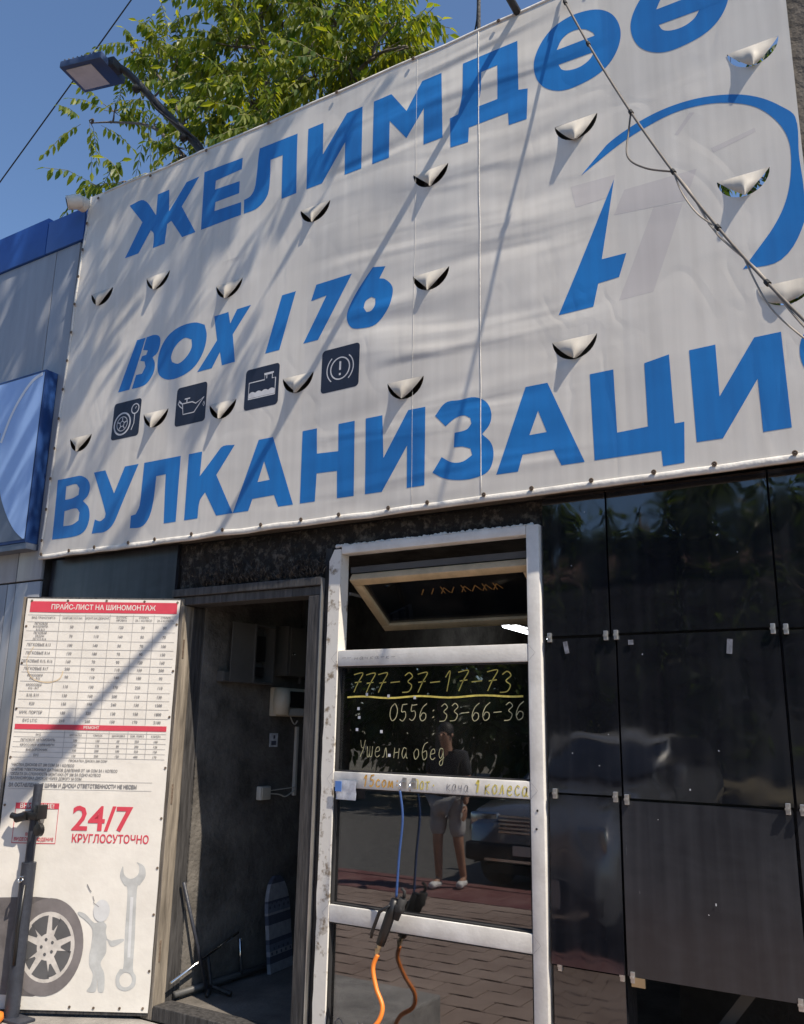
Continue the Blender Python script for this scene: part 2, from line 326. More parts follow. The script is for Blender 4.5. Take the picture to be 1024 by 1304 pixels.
def rounded(poly, lim=50, seg=5):
    """closed outline: smooth where neighbouring edges turn gently, keep the corners"""
    P = [Vector((x, z)) for x, z in poly]; n = len(P); out = []
    sm = []
    for i in range(n):
        a = P[i]-P[i-1]; b = P[(i+1) % n]-P[i]; sm.append(a.length > 1e-9 and b.length > 1e-9 and math.degrees(a.angle(b)) < lim)
    for i in range(n):
        p0, p1 = P[i], P[(i+1) % n]; s0, s1 = sm[i], sm[(i+1) % n]
        if not (s0 or s1): out.append(p0); continue
        if not s0 and (p1-p0).length > 0.16: out.append(p0); continue
        d = p1-p0
        t0 = (p1-P[i-1])*0.5 if s0 else d; t1 = (P[(i+2) % n]-p0)*0.5 if s1 else d
        t0 = t0.normalized()*d.length; t1 = t1.normalized()*d.length
        for k in range(seg):
            t = k/seg; out.append((2*t**3-3*t*t+1)*p0+(t**3-2*t*t+t)*t0+(-2*t**3+3*t*t)*p1+(t**3-t*t)*t1)
    return [(q.x, q.y) for q in out]

def fill(loops):
    """flat mesh (x, 0, z) from outlines, inner loops are holes"""
    cu = bpy.data.curves.new('outline', 'CURVE'); cu.dimensions = '2D'; cu.fill_mode = 'BOTH'
    for lp in loops:
        sp = cu.splines.new('POLY'); sp.points.add(len(lp)-1); sp.use_cyclic_u = True
        for q, (x, z) in zip(sp.points, lp): q.co = (x, z, 0, 1)
    o = bpy.data.objects.new('outline', cu); col.objects.link(o)
    me = bpy.data.meshes.new_from_object(o.evaluated_get(bpy.context.evaluated_depsgraph_get()))
    bpy.data.objects.remove(o); bpy.data.curves.remove(cu)
    me.transform(Matrix(((1, 0, 0, 0), (0, 0, -1, 0), (0, 1, 0, 0), (0, 0, 0, 1))))
    bm = bmesh.new(); bm.from_mesh(me); bmesh.ops.remove_doubles(bm, verts=bm.verts[:], dist=1e-6)
    for f in bm.faces:
        if f.normal.y > 0: f.normal_flip()
    bm.to_mesh(me); bm.free()
    return me

def gridcut(me, step):
    bm = bmesh.new(); bm.from_mesh(me)
    xs = [v.co.x for v in bm.verts]; zs = [v.co.z for v in bm.verts]
    for lo, hi, ax in ((min(xs), max(xs), 0), (min(zs), max(zs), 2)):
        k = math.ceil(lo/step)
        while k*step < hi:
            co = [0, 0, 0]; no = [0, 0, 0]; co[ax] = k*step; no[ax] = 1
            bmesh.ops.bisect_plane(bm, geom=bm.verts[:]+bm.edges[:]+bm.faces[:], dist=1e-6, plane_co=co, plane_no=no); k += 1
    bm.to_mesh(me); bm.free(); return me

def text(body, size, x, z, y, align='LEFT', bold=0.0, sx=1.0):
    """(verts, faces) of printed letters standing in the x-z plane"""
    cu = bpy.data.curves.new('txt', 'FONT'); cu.body = body; cu.size = size; cu.align_x = align; cu.resolution_u = 2; cu.offset = bold
    o = bpy.data.objects.new('txt', cu); col.objects.link(o)
    me = bpy.data.meshes.new_from_object(o.evaluated_get(bpy.context.evaluated_depsgraph_get()))
    v = [(x+p.co.x*sx, y, z+p.co.y) for p in me.vertices]; f = [tuple(q.vertices) for q in me.polygons]
    bpy.data.objects.remove(o); bpy.data.curves.remove(cu); bpy.data.meshes.remove(me)
    return v, f

def ribbon(pts, w, y, closed=False):
    """flat brush stroke of width w through (x, z) points at depth y"""
    P = [Vector((a, b)) for a, b in pts]; n = len(P); v = []; f = []
    for i in range(n):
        t = (P[(i+1) % n]-P[i-1]) if closed else (P[min(i+1, n-1)]-P[max(i-1, 0)])
        t = t.normalized() if t.length > 1e-9 else Vector((1, 0)); q = Vector((-t.y, t.x))*w/2
        v += [(P[i].x+q.x, y, P[i].y+q.y), (P[i].x-q.x, y, P[i].y-q.y)]
    for i in range(n if closed else n-1):
        j = (i+1) % n; f.append((2*i, 2*i+1, 2*j+1, 2*j))
    return v, f
def circ(cx, cz, rx, rz=None, n=28, a0=0, a1=360): 
    rz = rx if rz is None else rz
    return [(cx+rx*math.cos(R(a0+(a1-a0)*i/n)), cz+rz*math.sin(R(a0+(a1-a0)*i/n))) for i in range(n + (0 if abs(a1-a0) >= 360 else 1))]

# ================================================================== ground
g = MB(); g.add([(-150, -150, -.46), (150, -150, -.46), (150, 150, -.46), (-150, 150, -.46)], [(0, 1, 2, 3)])
struct(g.build('terrain', 'terrain'))
g = MB(); g.add([(-60, -13.5, -.43), (60, -13.5, -.43), (60, -5.62, -.43), (-60, -5.62, -.43)], [(0, 1, 2, 3)])
struct(g.build('road', 'asphalt'))
g = MB(); g.box(-60, 60, -5.45, 0.02, -.45, -.306)
sidewalk = struct(g.build('sidewalk', 'joint'))
g = MB(); row = 0; y = -4.72
while y < -0.22:
    x = -9.0 - (0.155 if row % 2 else 0)
    while x < 2.5:
        w = 0.30; h_ = 0.20; dz = rnd.uniform(-.002, .003); j = 0.012
        p = []
        for k in range(7): p.append((x+w*k/6, y+(.009*math.sin(k/6*2*math.pi))))
        for k in range(6, -1, -1): p.append((x+w*k/6, y+h_+(.009*math.sin(k/6*2*math.pi))))
        n = len(p); g.add([(a, b, -.298+dz) for a, b in p]+[(a, b, -.312) for a, b in p], [tuple(range(n))]+[(i, n+i, n+(i+1) % n, (i+1) % n) for i in range(n)])
        x += w+j
    y += h_+0.012; row += 1
g.build('paver', 'paver', sidewalk, kind='stuff')
for i in range(23):
    g = MB(); g.box(-9+.5*i, -8.512+.5*i, -5.445, -4.735, -.33, -.294, bev=.006); g.build('red_slab', 'kerb', sidewalk)
x = -9.0; g = MB(); g.box(0, .99, -5.62, -5.455, -.46, -.285, bev=.012); kb = None
for i in range(13):
    if kb is None: kb = g.build('kerb', 'kerb', loc=(x, 0, 0)); kb0 = kb
    else: kb0 = kb.copy(); col.objects.link(kb0); kb0.location.x = x
    kb0['kind'] = 'structure'; x += 1.0
g = MB(); g.box(-5.6, -2.55, -1.15, -0.03, -.45, -.06, bev=.012)
struct(g.build('doorstep_slab', 'concrete'))

# ================================================================== shop building
shop = empty('shop_building', 'tyre repair shop front clad in glossy black panels', 'building')
def part(name, mat, boxes, parent=shop, smooth=False, bev=0.0, kind=None):
    b = MB()
    for q in boxes: b.box(*q, bev=bev)
    return b.build(name, mat, parent, smooth, kind=kind)
part('wall', 'dark', [(-4.72, -3.62, .03, .14, -.4, 2.34)])
part('wall', 'dark', [(-1.415, 1.6, .03, .14, .52, 2.34)])
part('wall', 'dark', [(-1.415, -1.13, .03, .14, -.4, .515)])
part('wall', 'dark', [(.14, 1.6, .03, .14, -.4, .515)])
part('wall', 'dark', [(-3.62, -1.42, .03, .12, 2.225, 2.34)])
part('side_wall', 'plaster', [(-3.62, -3.5, .145, 4.5, -.02, 2.5)])
part('side_wall', 'plaster', [(1.5, 1.6, .145, 4.5, -.4, 2.5)])
part('back_wall', 'plaster', [(-3.62, 1.6, 4.505, 4.6, -.4, 2.5)])
part('ceiling', 'plaster', [(-3.49, 1.49, .15, 4.5, 2.42, 2.5)])
part('roof', 'dark', [(-4.72, 1.6, .15, 4.6, 2.505, 2.62)])
part('floor', 'floor', [(-3.49, -1.14, .005, 4.5, -.3, -.002)])
part('floor', 'floor', [(-1.13, 1.49, .8, 4.5, -.3, -.002)])
part('cavity_wall', 'dark', [(-1.12, .14, .7, .79, -.4, .5)])
# sloping strut and loose sheet seen under the raised panel
b = MB(); b.box(-.02, .02, -.015, .015, -.34, .34, rot=Matrix.Translation((-.86, .25, .28)) @ Matrix.Rotation(R(38), 4, 'Y')); b.build('strut', 'grey_metal', shop)
part('loose_sheet', 'grey_metal', [(-1.02, -.62, .12, .13, -.3, .30)])
# backing of the hoarding, its posts and rails
part('hoarding_board', 'dark_hole', [(-4.62, -0.98, .02, .05, 2.345, 4.70)])
part('hoarding_rail', 'rust', [(-4.66, -.29, -.055, -.015, 4.74, 4.79)])
part('hoarding_rail', 'rust', [(-4.70, -.29, -.055, -.015, 2.345, 2.385)])
part('hoarding_post', 'rust', [(-4.66, -4.61, -.05, .01, 2.39, 4.735)])
part('hoarding_post', 'post', [(-.285, -.10, -.050, .07, 2.2, 5.3)], bev=.008)
for x in (-3.2, -2.0): part('hoarding_post', 'rust', [(x, x+.05, -.05, .015, 2.39, 4.735)])

# ---- black cladding panels with their clips
def panel(x0, x1, z0, z1, mat, bx=0.0, bz=0.0, tilt=(0, 0), q=0.0):
    n = 12; v = []; f = []
    for j in range(n+1):
        for i in range(n+1):
            u, w = i/n, j/n
            d = -bx*math.sin(math.pi*u) - bz*math.sin(math.pi*w) + tilt[0]*(u-.5) + tilt[1]*(w-.5) - q*(1-w)**2
            v.append((x0+(x1-x0)*u, d, z0+(z1-z0)*w))
    for j in range(n):
        for i in range(n): a = j*(n+1)+i; f.append((a, a+1, a+n+2, a+n+1))
    k = len(v); edge = [i for i in range(n+1)]+[(j+1)*(n+1)-1 for j in range(1, n+1)]+[n*(n+1)+i for i in range(n-1, -1, -1)]+[j*(n+1) for j in range(n-1, 0, -1)]
    v += [(v[e][0], .022, v[e][2]) for e in edge]; m = len(edge)
    f += [(edge[i], k+i, k+(i+1) % m, edge[(i+1) % m]) for i in range(m)]+[tuple(k+i for i in range(m))]
    b = MB(); b.add(v, f); return b.build('cladding_panel', mat, shop, smooth=35)
P = {}
P['left'] = panel(-4.715, -3.615, -.05, 2.338, 'panel_grey', .002, .002, (0, .004))
P['a1'] = panel(-1.412, -1.134, 1.739, 2.338, 'panel', .0012, .0015, (.002, .004))
P['b1'] = panel(-1.126, -.500, 1.741, 2.338, 'panel', .002, .002, (-.002, .002))
P['c1'] = panel(-.492, .11, 1.736, 2.338, 'panel', .002, .002, (.002, .0))
P['d1'] = panel(.118, .75, 1.736, 2.338, 'panel', .002, .002, (-.002, .0))
P['a2'] = panel(-1.410, -1.112, 1.118, 1.727, 'panel', .001, .0012, (.0012, -.002))
P['b2'] = panel(-1.104, -.500, 1.112, 1.731, 'panel', .0022, .0016, (-.003, -.003))
P['c2'] = panel(-.490, .11, 1.110, 1.728, 'panel', .002, .002, (.002, -.002))
P['d2'] = panel(.118, .75, 1.110, 1.728, 'panel', .002, .002, (.001, .002))
P['a3'] = panel(-1.408, -1.124, .492, 1.110, 'panel', .0006, 0.0, (0, 0.0), .016)
P['b3'] = panel(-1.114, -.506, .490, 1.102, 'panel_dull', .004, .004, (.004, .010))
P['c3'] = panel(-.494, .11, .490, 1.102, 'panel_dull', .002, .003, (0, .004))
P['a4'] = panel(-1.406, -1.126, -.2, .484, 'panel', .001, .002, (0, -.003))
P['d3'] = panel(.118, .75, -.2, 1.102, 'panel_dull', .002, .003, (0, .004))
clip = None
def clip_at(x, z, pn):
    global clip
    if clip is None:
        b = MB(); b.box(-.008, .008, -.009, .004, -.019, .019, bev=.002); b.lathe([(.0045, -.013), (.0045, -.009)], 8, axis='Y'); b.box(-.0095, .0095, -.0105, -.0088, -.004, .004)
        clip = b.build('clip', 'clip', P[pn], loc=(x, -.004, z)); return
    c = clip.copy(); col.objects.link(c); c.parent = P[pn]; c.location = (x, -.004, z)
for x, z, pn in ((-1.389, 1.733, 'a1'), (-1.148, 1.733, 'a1'), (-1.106, 1.734, 'b1'), (-.519, 1.734, 'b1'), (-.475, 1.731, 'c1'),
                 (-1.381, 1.114, 'a2'), (-1.134, 1.114, 'a2'), (-1.090, 1.107, 'b2'), (-.519, 1.107, 'b2'), (-.472, 1.106, 'c2'),
                 (-1.376, .488, 'a3'), (-1.134, .488, 'a3'), (-1.095, .488, 'b3'), (-.53, .488, 'b3')): clip_at(x, z, pn)
b = MB(); b.box(-1.10, -1.05, -.012, -.006, .458, .489); b.build('bracket', 'brass', P['b3'])
# tape remnants and paint flecks on the panels
b = MB()
for x, z, w, h_, a in ((-1.318, 1.69, .018, .05, -10), (-.675, 1.675, .020, .055, 6)):
    b.box(-w/2, w/2, -.0008, .0008, -h_/2, h_/2, rot=Matrix.Translation((x, -.0065, z)) @ Matrix.Rotation(R(a), 4, 'Y'))
b.box(-1.058, -1.038, -.0072, -.0052, 1.693, 1.712)
b.build('tape_remnant', 'fleck', shop)
b = MB()
for i in range(14):
    x, z = rnd.uniform(-1.40, -.45), rnd.uniform(.6, 2.3); s = rnd.choice((.0008, .001, .0012, .002)); b.box(-s, s, -.0006, .0006, -s*rnd.uniform(1, 3), s*rnd.uniform(1, 3), rot=Matrix.Translation((x, -.0115 if z < 1.1 else -.0065, z)) @ Matrix.Rotation(rnd.uniform(-1, 1), 4, 'Y'))
b.build('paint_fleck', 'tape', shop, kind='stuff')

# ---- rough mortar over the door and over the window frame
def rough(x0, x1, z0, z1, nx, nz_, amp, y0, streaky):
    v = []; f = []
    for j in range(nz_+1):
        for i in range(nx+1):
            x, z = x0+(x1-x0)*i/nx, z0+(z1-z0)*j/nz_; e = min(1, 6*min(i/nx, 1-i/nx, j/nz_*.8+.05, 1-j/nz_+.02))
            d = noise.noise((x*9, 1.3, z*9))*.5 + noise.noise((x*34, 4.1, z*(12 if streaky else 34)))*.5
            lump = max(0, noise.noise((x*60+z*14, 7.7, z*18)))*streaky
            v.append((x + .004*noise.noise((x*40, 2, z*40)), y0-amp*e*(.5+.8*d)-.018*lump*e, z + .006*noise.noise((x*30, 9, z*30))))
    for j in range(nz_):
        for i in range(nx): a = j*(nx+1)+i; f.append((a, a+1, a+nx+2, a+nx+1))
    b = MB(); b.add(v, f); return b
lint = rough(-3.60, -2.50, 2.078, 2.335, 150, 46, .030, .028, 1.0).build('lintel_mortar', 'foam', shop, smooth=True)
b = MB()   # bristles of hardened mortar along the lower half of the lintel
for i in range(520):
    x = rnd.uniform(-3.52, -2.56); z = 2.082+abs(rnd.gauss(0, .05)); L_ = rnd.uniform(.015, .05)
    if noise.noise((x*4, z*6, 2)) < -.12: continue
    a = R(rnd.uniform(-30, 55)); q = Vector((x, -.022, z)); e = q+Vector((math.sin(a)*L_, rnd.uniform(-.020, -.004), math.cos(a)*L_*.9))
    b.tube([q, (q+e)/2+Vector((rnd.uniform(-.004, .004), -.004, 0)), e], [.0035, .0028, .0012], 5)
b.build('mortar_bristles', 'foam', lint, kind='stuff')
rough(-2.50, -1.42, 2.226, 2.335, 130, 18, .018, .026, .5).build('lintel_mortar', 'foam', shop, smooth=True)
b = MB()   # frayed foam squeezed out along the top of the white frame
x = -2.50
while x < -1.45:
    w = rnd.uniform(.006, .018); h_ = rnd.uniform(.003, .009); b.lathe([(0.0001, -h_), (w*.7, -h_*.5), (w*.8, 0), (w*.55, h_*.7), (.0001, h_)], 7, o=(x, -.006, 2.224), axis='Y' if rnd.random() < .3 else 'Z'); x += w*.8
b.build('foam_bead', 'white', shop, smooth=True, kind='stuff')

# ---- door frame
part('door_jamb', 'jamb', [(-2.652, -2.576, -.022, .10, -.05, 1.985)], bev=.004)
part('door_jamb', 'jamb_light', [(-3.585, -3.505, -.028, .055, -.06, 1.985)], bev=.004)
part('door_jamb', 'jamb', [(-3.60, -3.507, .057, .143, -.05, 1.985)], bev=.003)
part('door_head', 'jamb', [(-3.60, -2.574, -.030, .03, 2.034, 2.076), (-3.585, -2.58, -.015, .11, 1.987, 2.032)], bev=.004)
part('door_sill', 'jamb', [(-3.50, -2.66, -.03, .09, -.058, .008)], bev=.004)
part('gap_strip', 'dark', [(-2.574, -2.536, .005, .12, -.05, 2.22)])
part('edge_strip', 'clip', [(-2.5755, -2.570, -.026, .0, .0, 2.07)])

# ---- white glazed frame
wfb = MB()
wfb.box(-1.483, -1.423, -.020, .05, -.05, 2.222, bev=.006)
b = MB()
nst = 40; lp = []
for i in range(nst+1):
    z = -.05+2.255*i/nst; lp.append((-2.532+.008*noise.noise((z*9, 3, 0))+(.028 if z > 2.17 else 0)*(z-2.17)/.035, z))
outl = lp+[(-2.465, 2.205), (-2.465, -.05)]
b.prism([(q[0], q[1]) for q in outl], -.020, .05)
window = b.build('window_frame', 'white_worn', shop)
wfb.build('stile', 'white', window, smooth=40)
for z0, z1, n_ in ((2.180, 2.221, 'head_rail'), (1.636, 1.711, 'transom'), (1.086, 1.156, 'rail'), (.513, .586, 'rail'), (-.05, .04, 'rail')):
    b = MB(); b.box(-2.464, -1.484, -.018, .048, z0, z1, bev=.006); b.build(n_, 'white', window, smooth=40)
b = MB()   # mitre joints at the rail ends
for z in (1.673, 1.121, .549):
    for x0, s in ((-2.465, -1), (-1.483, 1)):
        for q in (-1, 1): b.add(*ribbon([(x0, z+q*.036), (x0+s*.034, z)], .0010, -.0216))
b.build('mitre_joint', 'chalk_g', window)
for z0, z1 in ((1.156, 1.636), (.586, 1.086), (.04, .513)):
    b = MB(); b.box(-2.470, -1.479, .012, .018, z0-.004, z1+.004); b.build('pane', 'glass', window)
    b = MB()   # rubber bead round the pane
    for q in ((-2.4645, -2.458, -.010, .012, z0, z1), (-1.490, -1.4835, -.010, .012, z0, z1), (-2.458, -1.490, -.010, .012, z0, z0+.006), (-2.458, -1.490, -.010, .012, z1-.006, z1)): b.box(*q)
    b.build('gasket', 'rubber', window)
# screw holes
b = MB()
for x, z in ((-1.452, 1.045), (-1.457, .975)): b.lathe([(.0045, -.0225), (.0045, -.019)], 8, o=(x, 0, z), axis='Y')
b.build('screw_hole', 'black', window)
# tilted vent sash hanging inward inside the top light
T = Matrix.Translation((0, .05, 2.075)) @ Matrix.Rotation(R(57), 4, 'X')
L_ = .40
b = MB()
for q in ((-2.452, -1.495, -.02, .02, -.045, 0.0), (-2.452, -1.495, -.02, .02, -L_, -L_+.045), (-2.452, -2.405, -.02, .02, -L_+.046, -.046), (-1.542, -1.495, -.02, .02, -L_+.046, -.046)): b.box(*q, rot=T, bev=.004)
vent = b.build('vent_sash', 'cream', shop, smooth=40)
b = MB(); b.box(-2.408, -1.540, -.004, .002, -L_+.04, -.04, rot=T); b.build('pane', 'glass_dirty', vent)
b = MB()
xx = -2.12
for k in range(8):
    for (p, q) in (((0, 0), (.03, .05)), ((.03, .05), (.05, .005)), ((.015, .06), (.02, .0)))[:rnd.choice((1, 2, 3))]:
        v, f = ribbon([(xx+p[0], -.16+p[1]*.8), (xx+q[0], -.16+q[1]*.8)], .005, -.0055); b.add([T @ Vector(k_) for k_ in v], f)
    xx += .055
b.build('marker_writing', 'chalk_sash', vent)
part('upper_rail', 'grey_metal', [(-2.455, -1.495, .055, .10, 2.095, 2.125)])
part('hinge_arm', 'grey_metal', [(-2.458, -2.450, .05, .30, 1.985, 2.0)])

# ---- handwriting on the glass and the rail
ST = {'0': [[(.5, 1), (.15, .75), (.1, .3), (.4, 0), (.8, .2), (.9, .65), (.6, 1), (.45, .95)]], '1': [[(.2, .7), (.55, 1), (.4, 0)]],
 '3': [[(.15, .85), (.5, 1), (.8, .8), (.45, .55), (.8, .35), (.6, .05), (.05, .0)]], '5': [[(.85, 1), (.3, .95)], [(.3, .95), (.25, .55), (.65, .55), (.75, .25), (.45, 0), (.1, .1)]],
 '6': [[(.8, 1), (.35, .75), (.12, .3), (.35, 0), (.75, .12), (.75, .4), (.4, .45), (.2, .25)]], '7': [[(.1, .92), (.9, 1), (.55, .5), (.25, 0)], [(.25, .5), (.85, .55)]], '-': [[(.1, .45), (.9, .5)]], '.': [[(.4, .3), (.6, .42)]], ':': [[(.4, .2), (.55, .28)], [(.4, .6), (.55, .68)]], ' ': [],
 'У': [[(.1, 1), (.3, .6), (.55, .55)], [(.8, 1), (.55, .4), (.2, 0)]], 'ш': [[(.05, .6), (.1, .05), (.35, .05), (.42, .6)], [(.42, .6), (.45, .05), (.75, .05), (.8, .6)]], 'е': [[(.15, .3), (.7, .38), (.6, .6), (.25, .5), (.15, .15), (.45, .0), (.8, .12)]],
 'л': [[(.0, .05), (.25, .1), (.45, .6), (.7, .02)]], 'н': [[(.15, .6), (.1, 0)], [(.12, .3), (.7, .35)], [(.75, .6), (.68, 0)]], 'а': [[(.7, .55), (.3, .6), (.1, .25), (.35, .0), (.65, .3), (.7, .55), (.7, .1), (.9, .02)]], 'о': [[(.45, .6), (.12, .35), (.35, 0), (.75, .2), (.7, .52), (.42, .58)]],
 'б': [[(.8, 1), (.35, .85), (.12, .4), (.35, 0), (.75, .15), (.65, .5), (.2, .4)]], 'д': [[(.7, .55), (.3, .6), (.15, .25), (.4, .05), (.65, .3), (.7, .55), (.7, -.2), (.4, -.35), (.3, -.15), (.85, .1)]],
 'с': [[(.75, .5), (.4, .6), (.12, .3), (.35, .0), (.8, .1)]], 'м': [[(.05, 0), (.2, .6), (.45, .1), (.7, .6), (.85, 0)]], 'п': [[(.15, 0), (.15, .6), (.75, .6), (.72, 0)]], 'т': [[(.45, .6), (.4, 0)], [(.05, .58), (.9, .62)]], 'к': [[(.2, .6), (.15, 0)], [(.75, .6), (.2, .3), (.8, 0)]], 'ч': [[(.15, .6), (.2, .3), (.65, .35)], [(.7, .6), (.65, 0)]],
 'О': [[(.45, 1), (.1, .6), (.3, 0), (.8, .2), (.8, .75), (.42, .98)]], 'М': [[(.05, 0), (.2, 1), (.45, .3), (.7, 1), (.9, 0)]], 'Л': [[(.05, 0), (.45, 1), (.85, 0)]], 'Ш': [[(.1, 1), (.15, 0), (.45, 0), (.45, 1)], [(.45, 0), (.8, 0), (.85, 1)]], 'И': [[(.1, 1), (.1, 0), (.8, 1), (.8, 0)]]}
def hand(s, x, z, h_, w, th, mat, y, parent=window, slope=0.0, slant=.12):
    b = MB(); x0 = x
    for ch in s:
        for st in ST[ch]:
            jx, jz = rnd.uniform(-.03, .03), rnd.uniform(-.04, .04)
            pts = bez([(x+(px+jx+slant*pz)*w, 0, z+slope*(x-x0)+(pz+jz)*h_) for px, pz in st], 5)
            b.add(*ribbon([(p.x, p.z) for p in pts], th, y))
        x += w*(1.12 if ch != ' ' else .5)
    return b.build('marker_writing', mat, parent)
hand('777-37-17-73', -2.40, 1.515, .088, .0625, .0048, 'chalk_y', .0105)
hand('0556:33-66-36', -2.185, 1.385, .075, .0465, .0038, 'chalk_w', .0105, slope=.02)
hand('Ушел на обед', -2.345, 1.225, .075, .0375, .0032, 'chalk_w', .0105, slope=.0)
b = MB(); b.add(*ribbon([(-2.42+.9*k/20, 1.492+.004*math.sin(k*.9)+.006*(k/20)**2) for k in range(21)], .008, .0105)); b.build('marker_underline', 'chalk_y', window)
hand('15сом:', -2.30, 1.098, .05, .030, .006, 'chalk_o', -.0192); hand('пот.', -2.03, 1.098, .058, .025, .005, 'chalk_y', -.0192)
hand('кача', -1.87, 1.10, .045, .025, .003, 'chalk_g', -.0192); hand('1', -1.735, 1.10, .048, .03, .008, 'chalk_y', -.0192); hand('колеса', -1.69, 1.097, .062, .0305, .005, 'chalk_y', -.0192)
hand('-- начка-к-', -2.44, 1.665, .02, .026, .0022, 'chalk_g', -.0192)
hand('О.М ЛЛ', -2.44, .075, .055, .05, .004, 'ink', .0105); hand('ШИЛШИ', -2.08, .05, .06, .045, .006, 'rust', .0105)
b = MB()   # little scraps of tape left on the upper pane
for x, z in ((-2.31, 1.505), (-2.19, 1.497), (-2.05, 1.49), (-2.355, 1.44), (-2.35, 1.40), (-2.36, 1.345), (-2.225, 1.338), (-2.18, 1.235)): b.box(x-.006, x+.006, .0098, .0112, z-.006, z+.007)
b.build('tape_scrap', 'tape', window, kind='stuff')

# ---- door leaf, opened outward and turned towards the street; local frame: x along the leaf, z up
LEAF = Matrix.Translation((-3.56, -.02, 0)) @ Matrix.Rotation(R(30), 4, 'Z')
def leaf_child(o, parent): o.parent = parent; o.matrix_local = LEAF; return o
b = MB(); b.box(-.835, .028, -.022, .022, -.045, 2.022, bev=.004); leaf = leaf_child(b.build('door_leaf', 'jamb', shop, smooth=40), shop)
for q in ((.030, .044, -.024, .022, -.045, 2.022), (-.851, -.837, -.024, .022, -.045, 2.022)):
    b = MB(); b.box(*q, bev=.003); o = b.build('edge_board', 'jamb_light', leaf)
for z in (.25, 1.0, 1.75):
    b = MB(); b.lathe([(.009, -.05), (.009, .05)], 10, o=(.050, -.012, z)); b.build('hinge', 'rust', leaf, smooth=40)

# ================================================================== price list poster on the door leaf
price = tag(bpy.data.objects.new('price_list_poster', None), 'sun-bleached price list poster with red bars hung on the open door', 'poster'); col.objects.link(price); price.matrix_world = LEAF
YP = -.0262; YT = -.0282
v = []; f = []; nx, nz_ = 24, 60
for j in range(nz_+1):
    for i in range(nx+1):
        u, w = i/nx, j/nz_; x = -.826+.848*u; z = -.028+2.04*w
        x += .004*noise.noise((0, z*5, 3))*(1 if i in (0, nx) else .0); v.append((x, YP-.0006+.0012*noise.noise((x*4, 2, z*3)), z))
for j in range(nz_):
    for i in range(nx): a = j*(nx+1)+i; f.append((a, a+1, a+nx+2, a+nx+1))
b = MB(); b.add(v, f); b.build('sheet', 'paper', price, smooth=True)
def pbox(name, mat, x0, x1, z0, z1, y=YT): b = MB(); b.box(x0, x1, y-.0004, y+.0004, z0, z1); return b.build(name, mat, price)
bar = pbox('title_bar', 'red', -.806, .008, 1.937, 1.997)
def ptext(name, mat, rows, parent=price, y=YT-.0008):
    b = MB()
    for body, size, x, z, al, bold, sx in rows: b.add(*text(body, size, x, z, y, al, bold, sx))
    return b.build(name, mat, parent, kind='stuff' if name in ('table_row', 'table_heading', 'foot_note') else None)
ptext('title', 'paper', [('ПРАЙС-ЛИСТ НА ШИНОМОНТАЖ', .038, -.40, 1.954, 'CENTER', .0006, .92)], bar, YT-.0012)
X0 = [-.815, -.634, -.492, -.356, -.228, -.113, .012]; cx = [(a+c)/2 for a, c in zip(X0, X0[1:])]
rows_z = [1.922, 1.884, 1.835, 1.783, 1.737, 1.694, 1.651, 1.614, 1.566, 1.513, 1.471, 1.426, 1.378, 1.342]
hd = ['ВИД ТРАНСПОРТА', 'СНЯТИЕ/УСТАН.', 'МОНТАЖ/ДЕМОНТ.', 'БАЛАНС\nИРОВКА', 'СУММА\nЗА 1 КОЛЕСО', 'СУММА\nЗА 4 КОЛЕСА']
ptext('table_heading', 'ink', [(t, .0165, cx[i], 1.909 if '\n' in t else 1.902, 'CENTER', .0002, .85) for i, t in enumerate(hd)])
names = ['ЛЕГКОВАЯ\nМАЛОЛИТР.\nR12 R13', 'ЛЕГКОВАЯ\nСЕДАН\nДО R13 R14', 'ЛЕГКОВЫЕ R13', 'ЛЕГКОВЫЕ R14', 'ЛЕГКОВЫЕ R15, R16', 'ЛЕГКОВЫЕ R17', 'КРОССОВЕР\nR15 - R16', 'КРОССОВЕР\nR16 - R17', 'R18, R19', 'R20', 'МИК. ПОРТЕР', 'БУС LT/C']
for k, nme in enumerate(names):
    zt, zb = rows_z[k+1], rows_z[k+2]; zc = (zt+zb)/2; n_ = nme.count('\n'); sz = .0215 if n_ == 0 else .0165
    rw = [(nme, sz, cx[0]-.01, zc-.007+n_*sz*.5, 'CENTER', .0003, .85)]
    for i in range(1, 6): rw.append((str((30, 40, 50, 60, 80, 100, 120, 150)[(k+i*2) % 8]+10*k)+('0' if i == 5 and k > 8 else ''), .0205, cx[i], zc-.007, 'CENTER', .0004, .95))
    ptext('table_row', 'ink', rw)
b = MB()
for z in rows_z[:-1]: b.box(-.812, .006, YT-.0002, YT+.0002, z-.0009, z+.0009)
for x in X0[1:-1]: b.box(x-.0009, x+.0009, YT-.0012, YT-.0008, 1.345, 1.93)
for z in (1.300, 1.276, 1.25, 1.224, 1.198, 1.172): b.box(-.812, .004, YT-.0002, YT+.0002, z-.0008, z+.0008)
for x in (-.54, -.42, -.30, -.20, -.10): b.box(x-.0008, x+.0008, YT-.0012, YT-.0008, 1.172, 1.312)
b.box(-.81, -.05, YT-.0002, YT+.0002, 1.054, 1.0555); b.box(-.81, -.05, YT-.0002, YT+.0002, 1.012, 1.0135)
b.build('table_line', 'inkgrey', price)
bar2 = pbox('section_bar', 'red', -.812, .002, 1.314, 1.341)
ptext('section_title', 'paper', [('РЕМОНТ', .02, -.40, 1.321, 'CENTER', .0003, 1)], bar2, YT-.0012)
ptext('table_heading', 'ink', [(t, .0145, x, 1.283, 'CENTER', .0002, .85) for t, x in (('ВИД', -.68), ('ЗАПЛАТКА', -.48), ('ГРИБОК', -.36), ('ШНУРОВКА', -.25), ('БОК. ПОРЕЗ', -.15), ('КАМЕРА', -.05))])
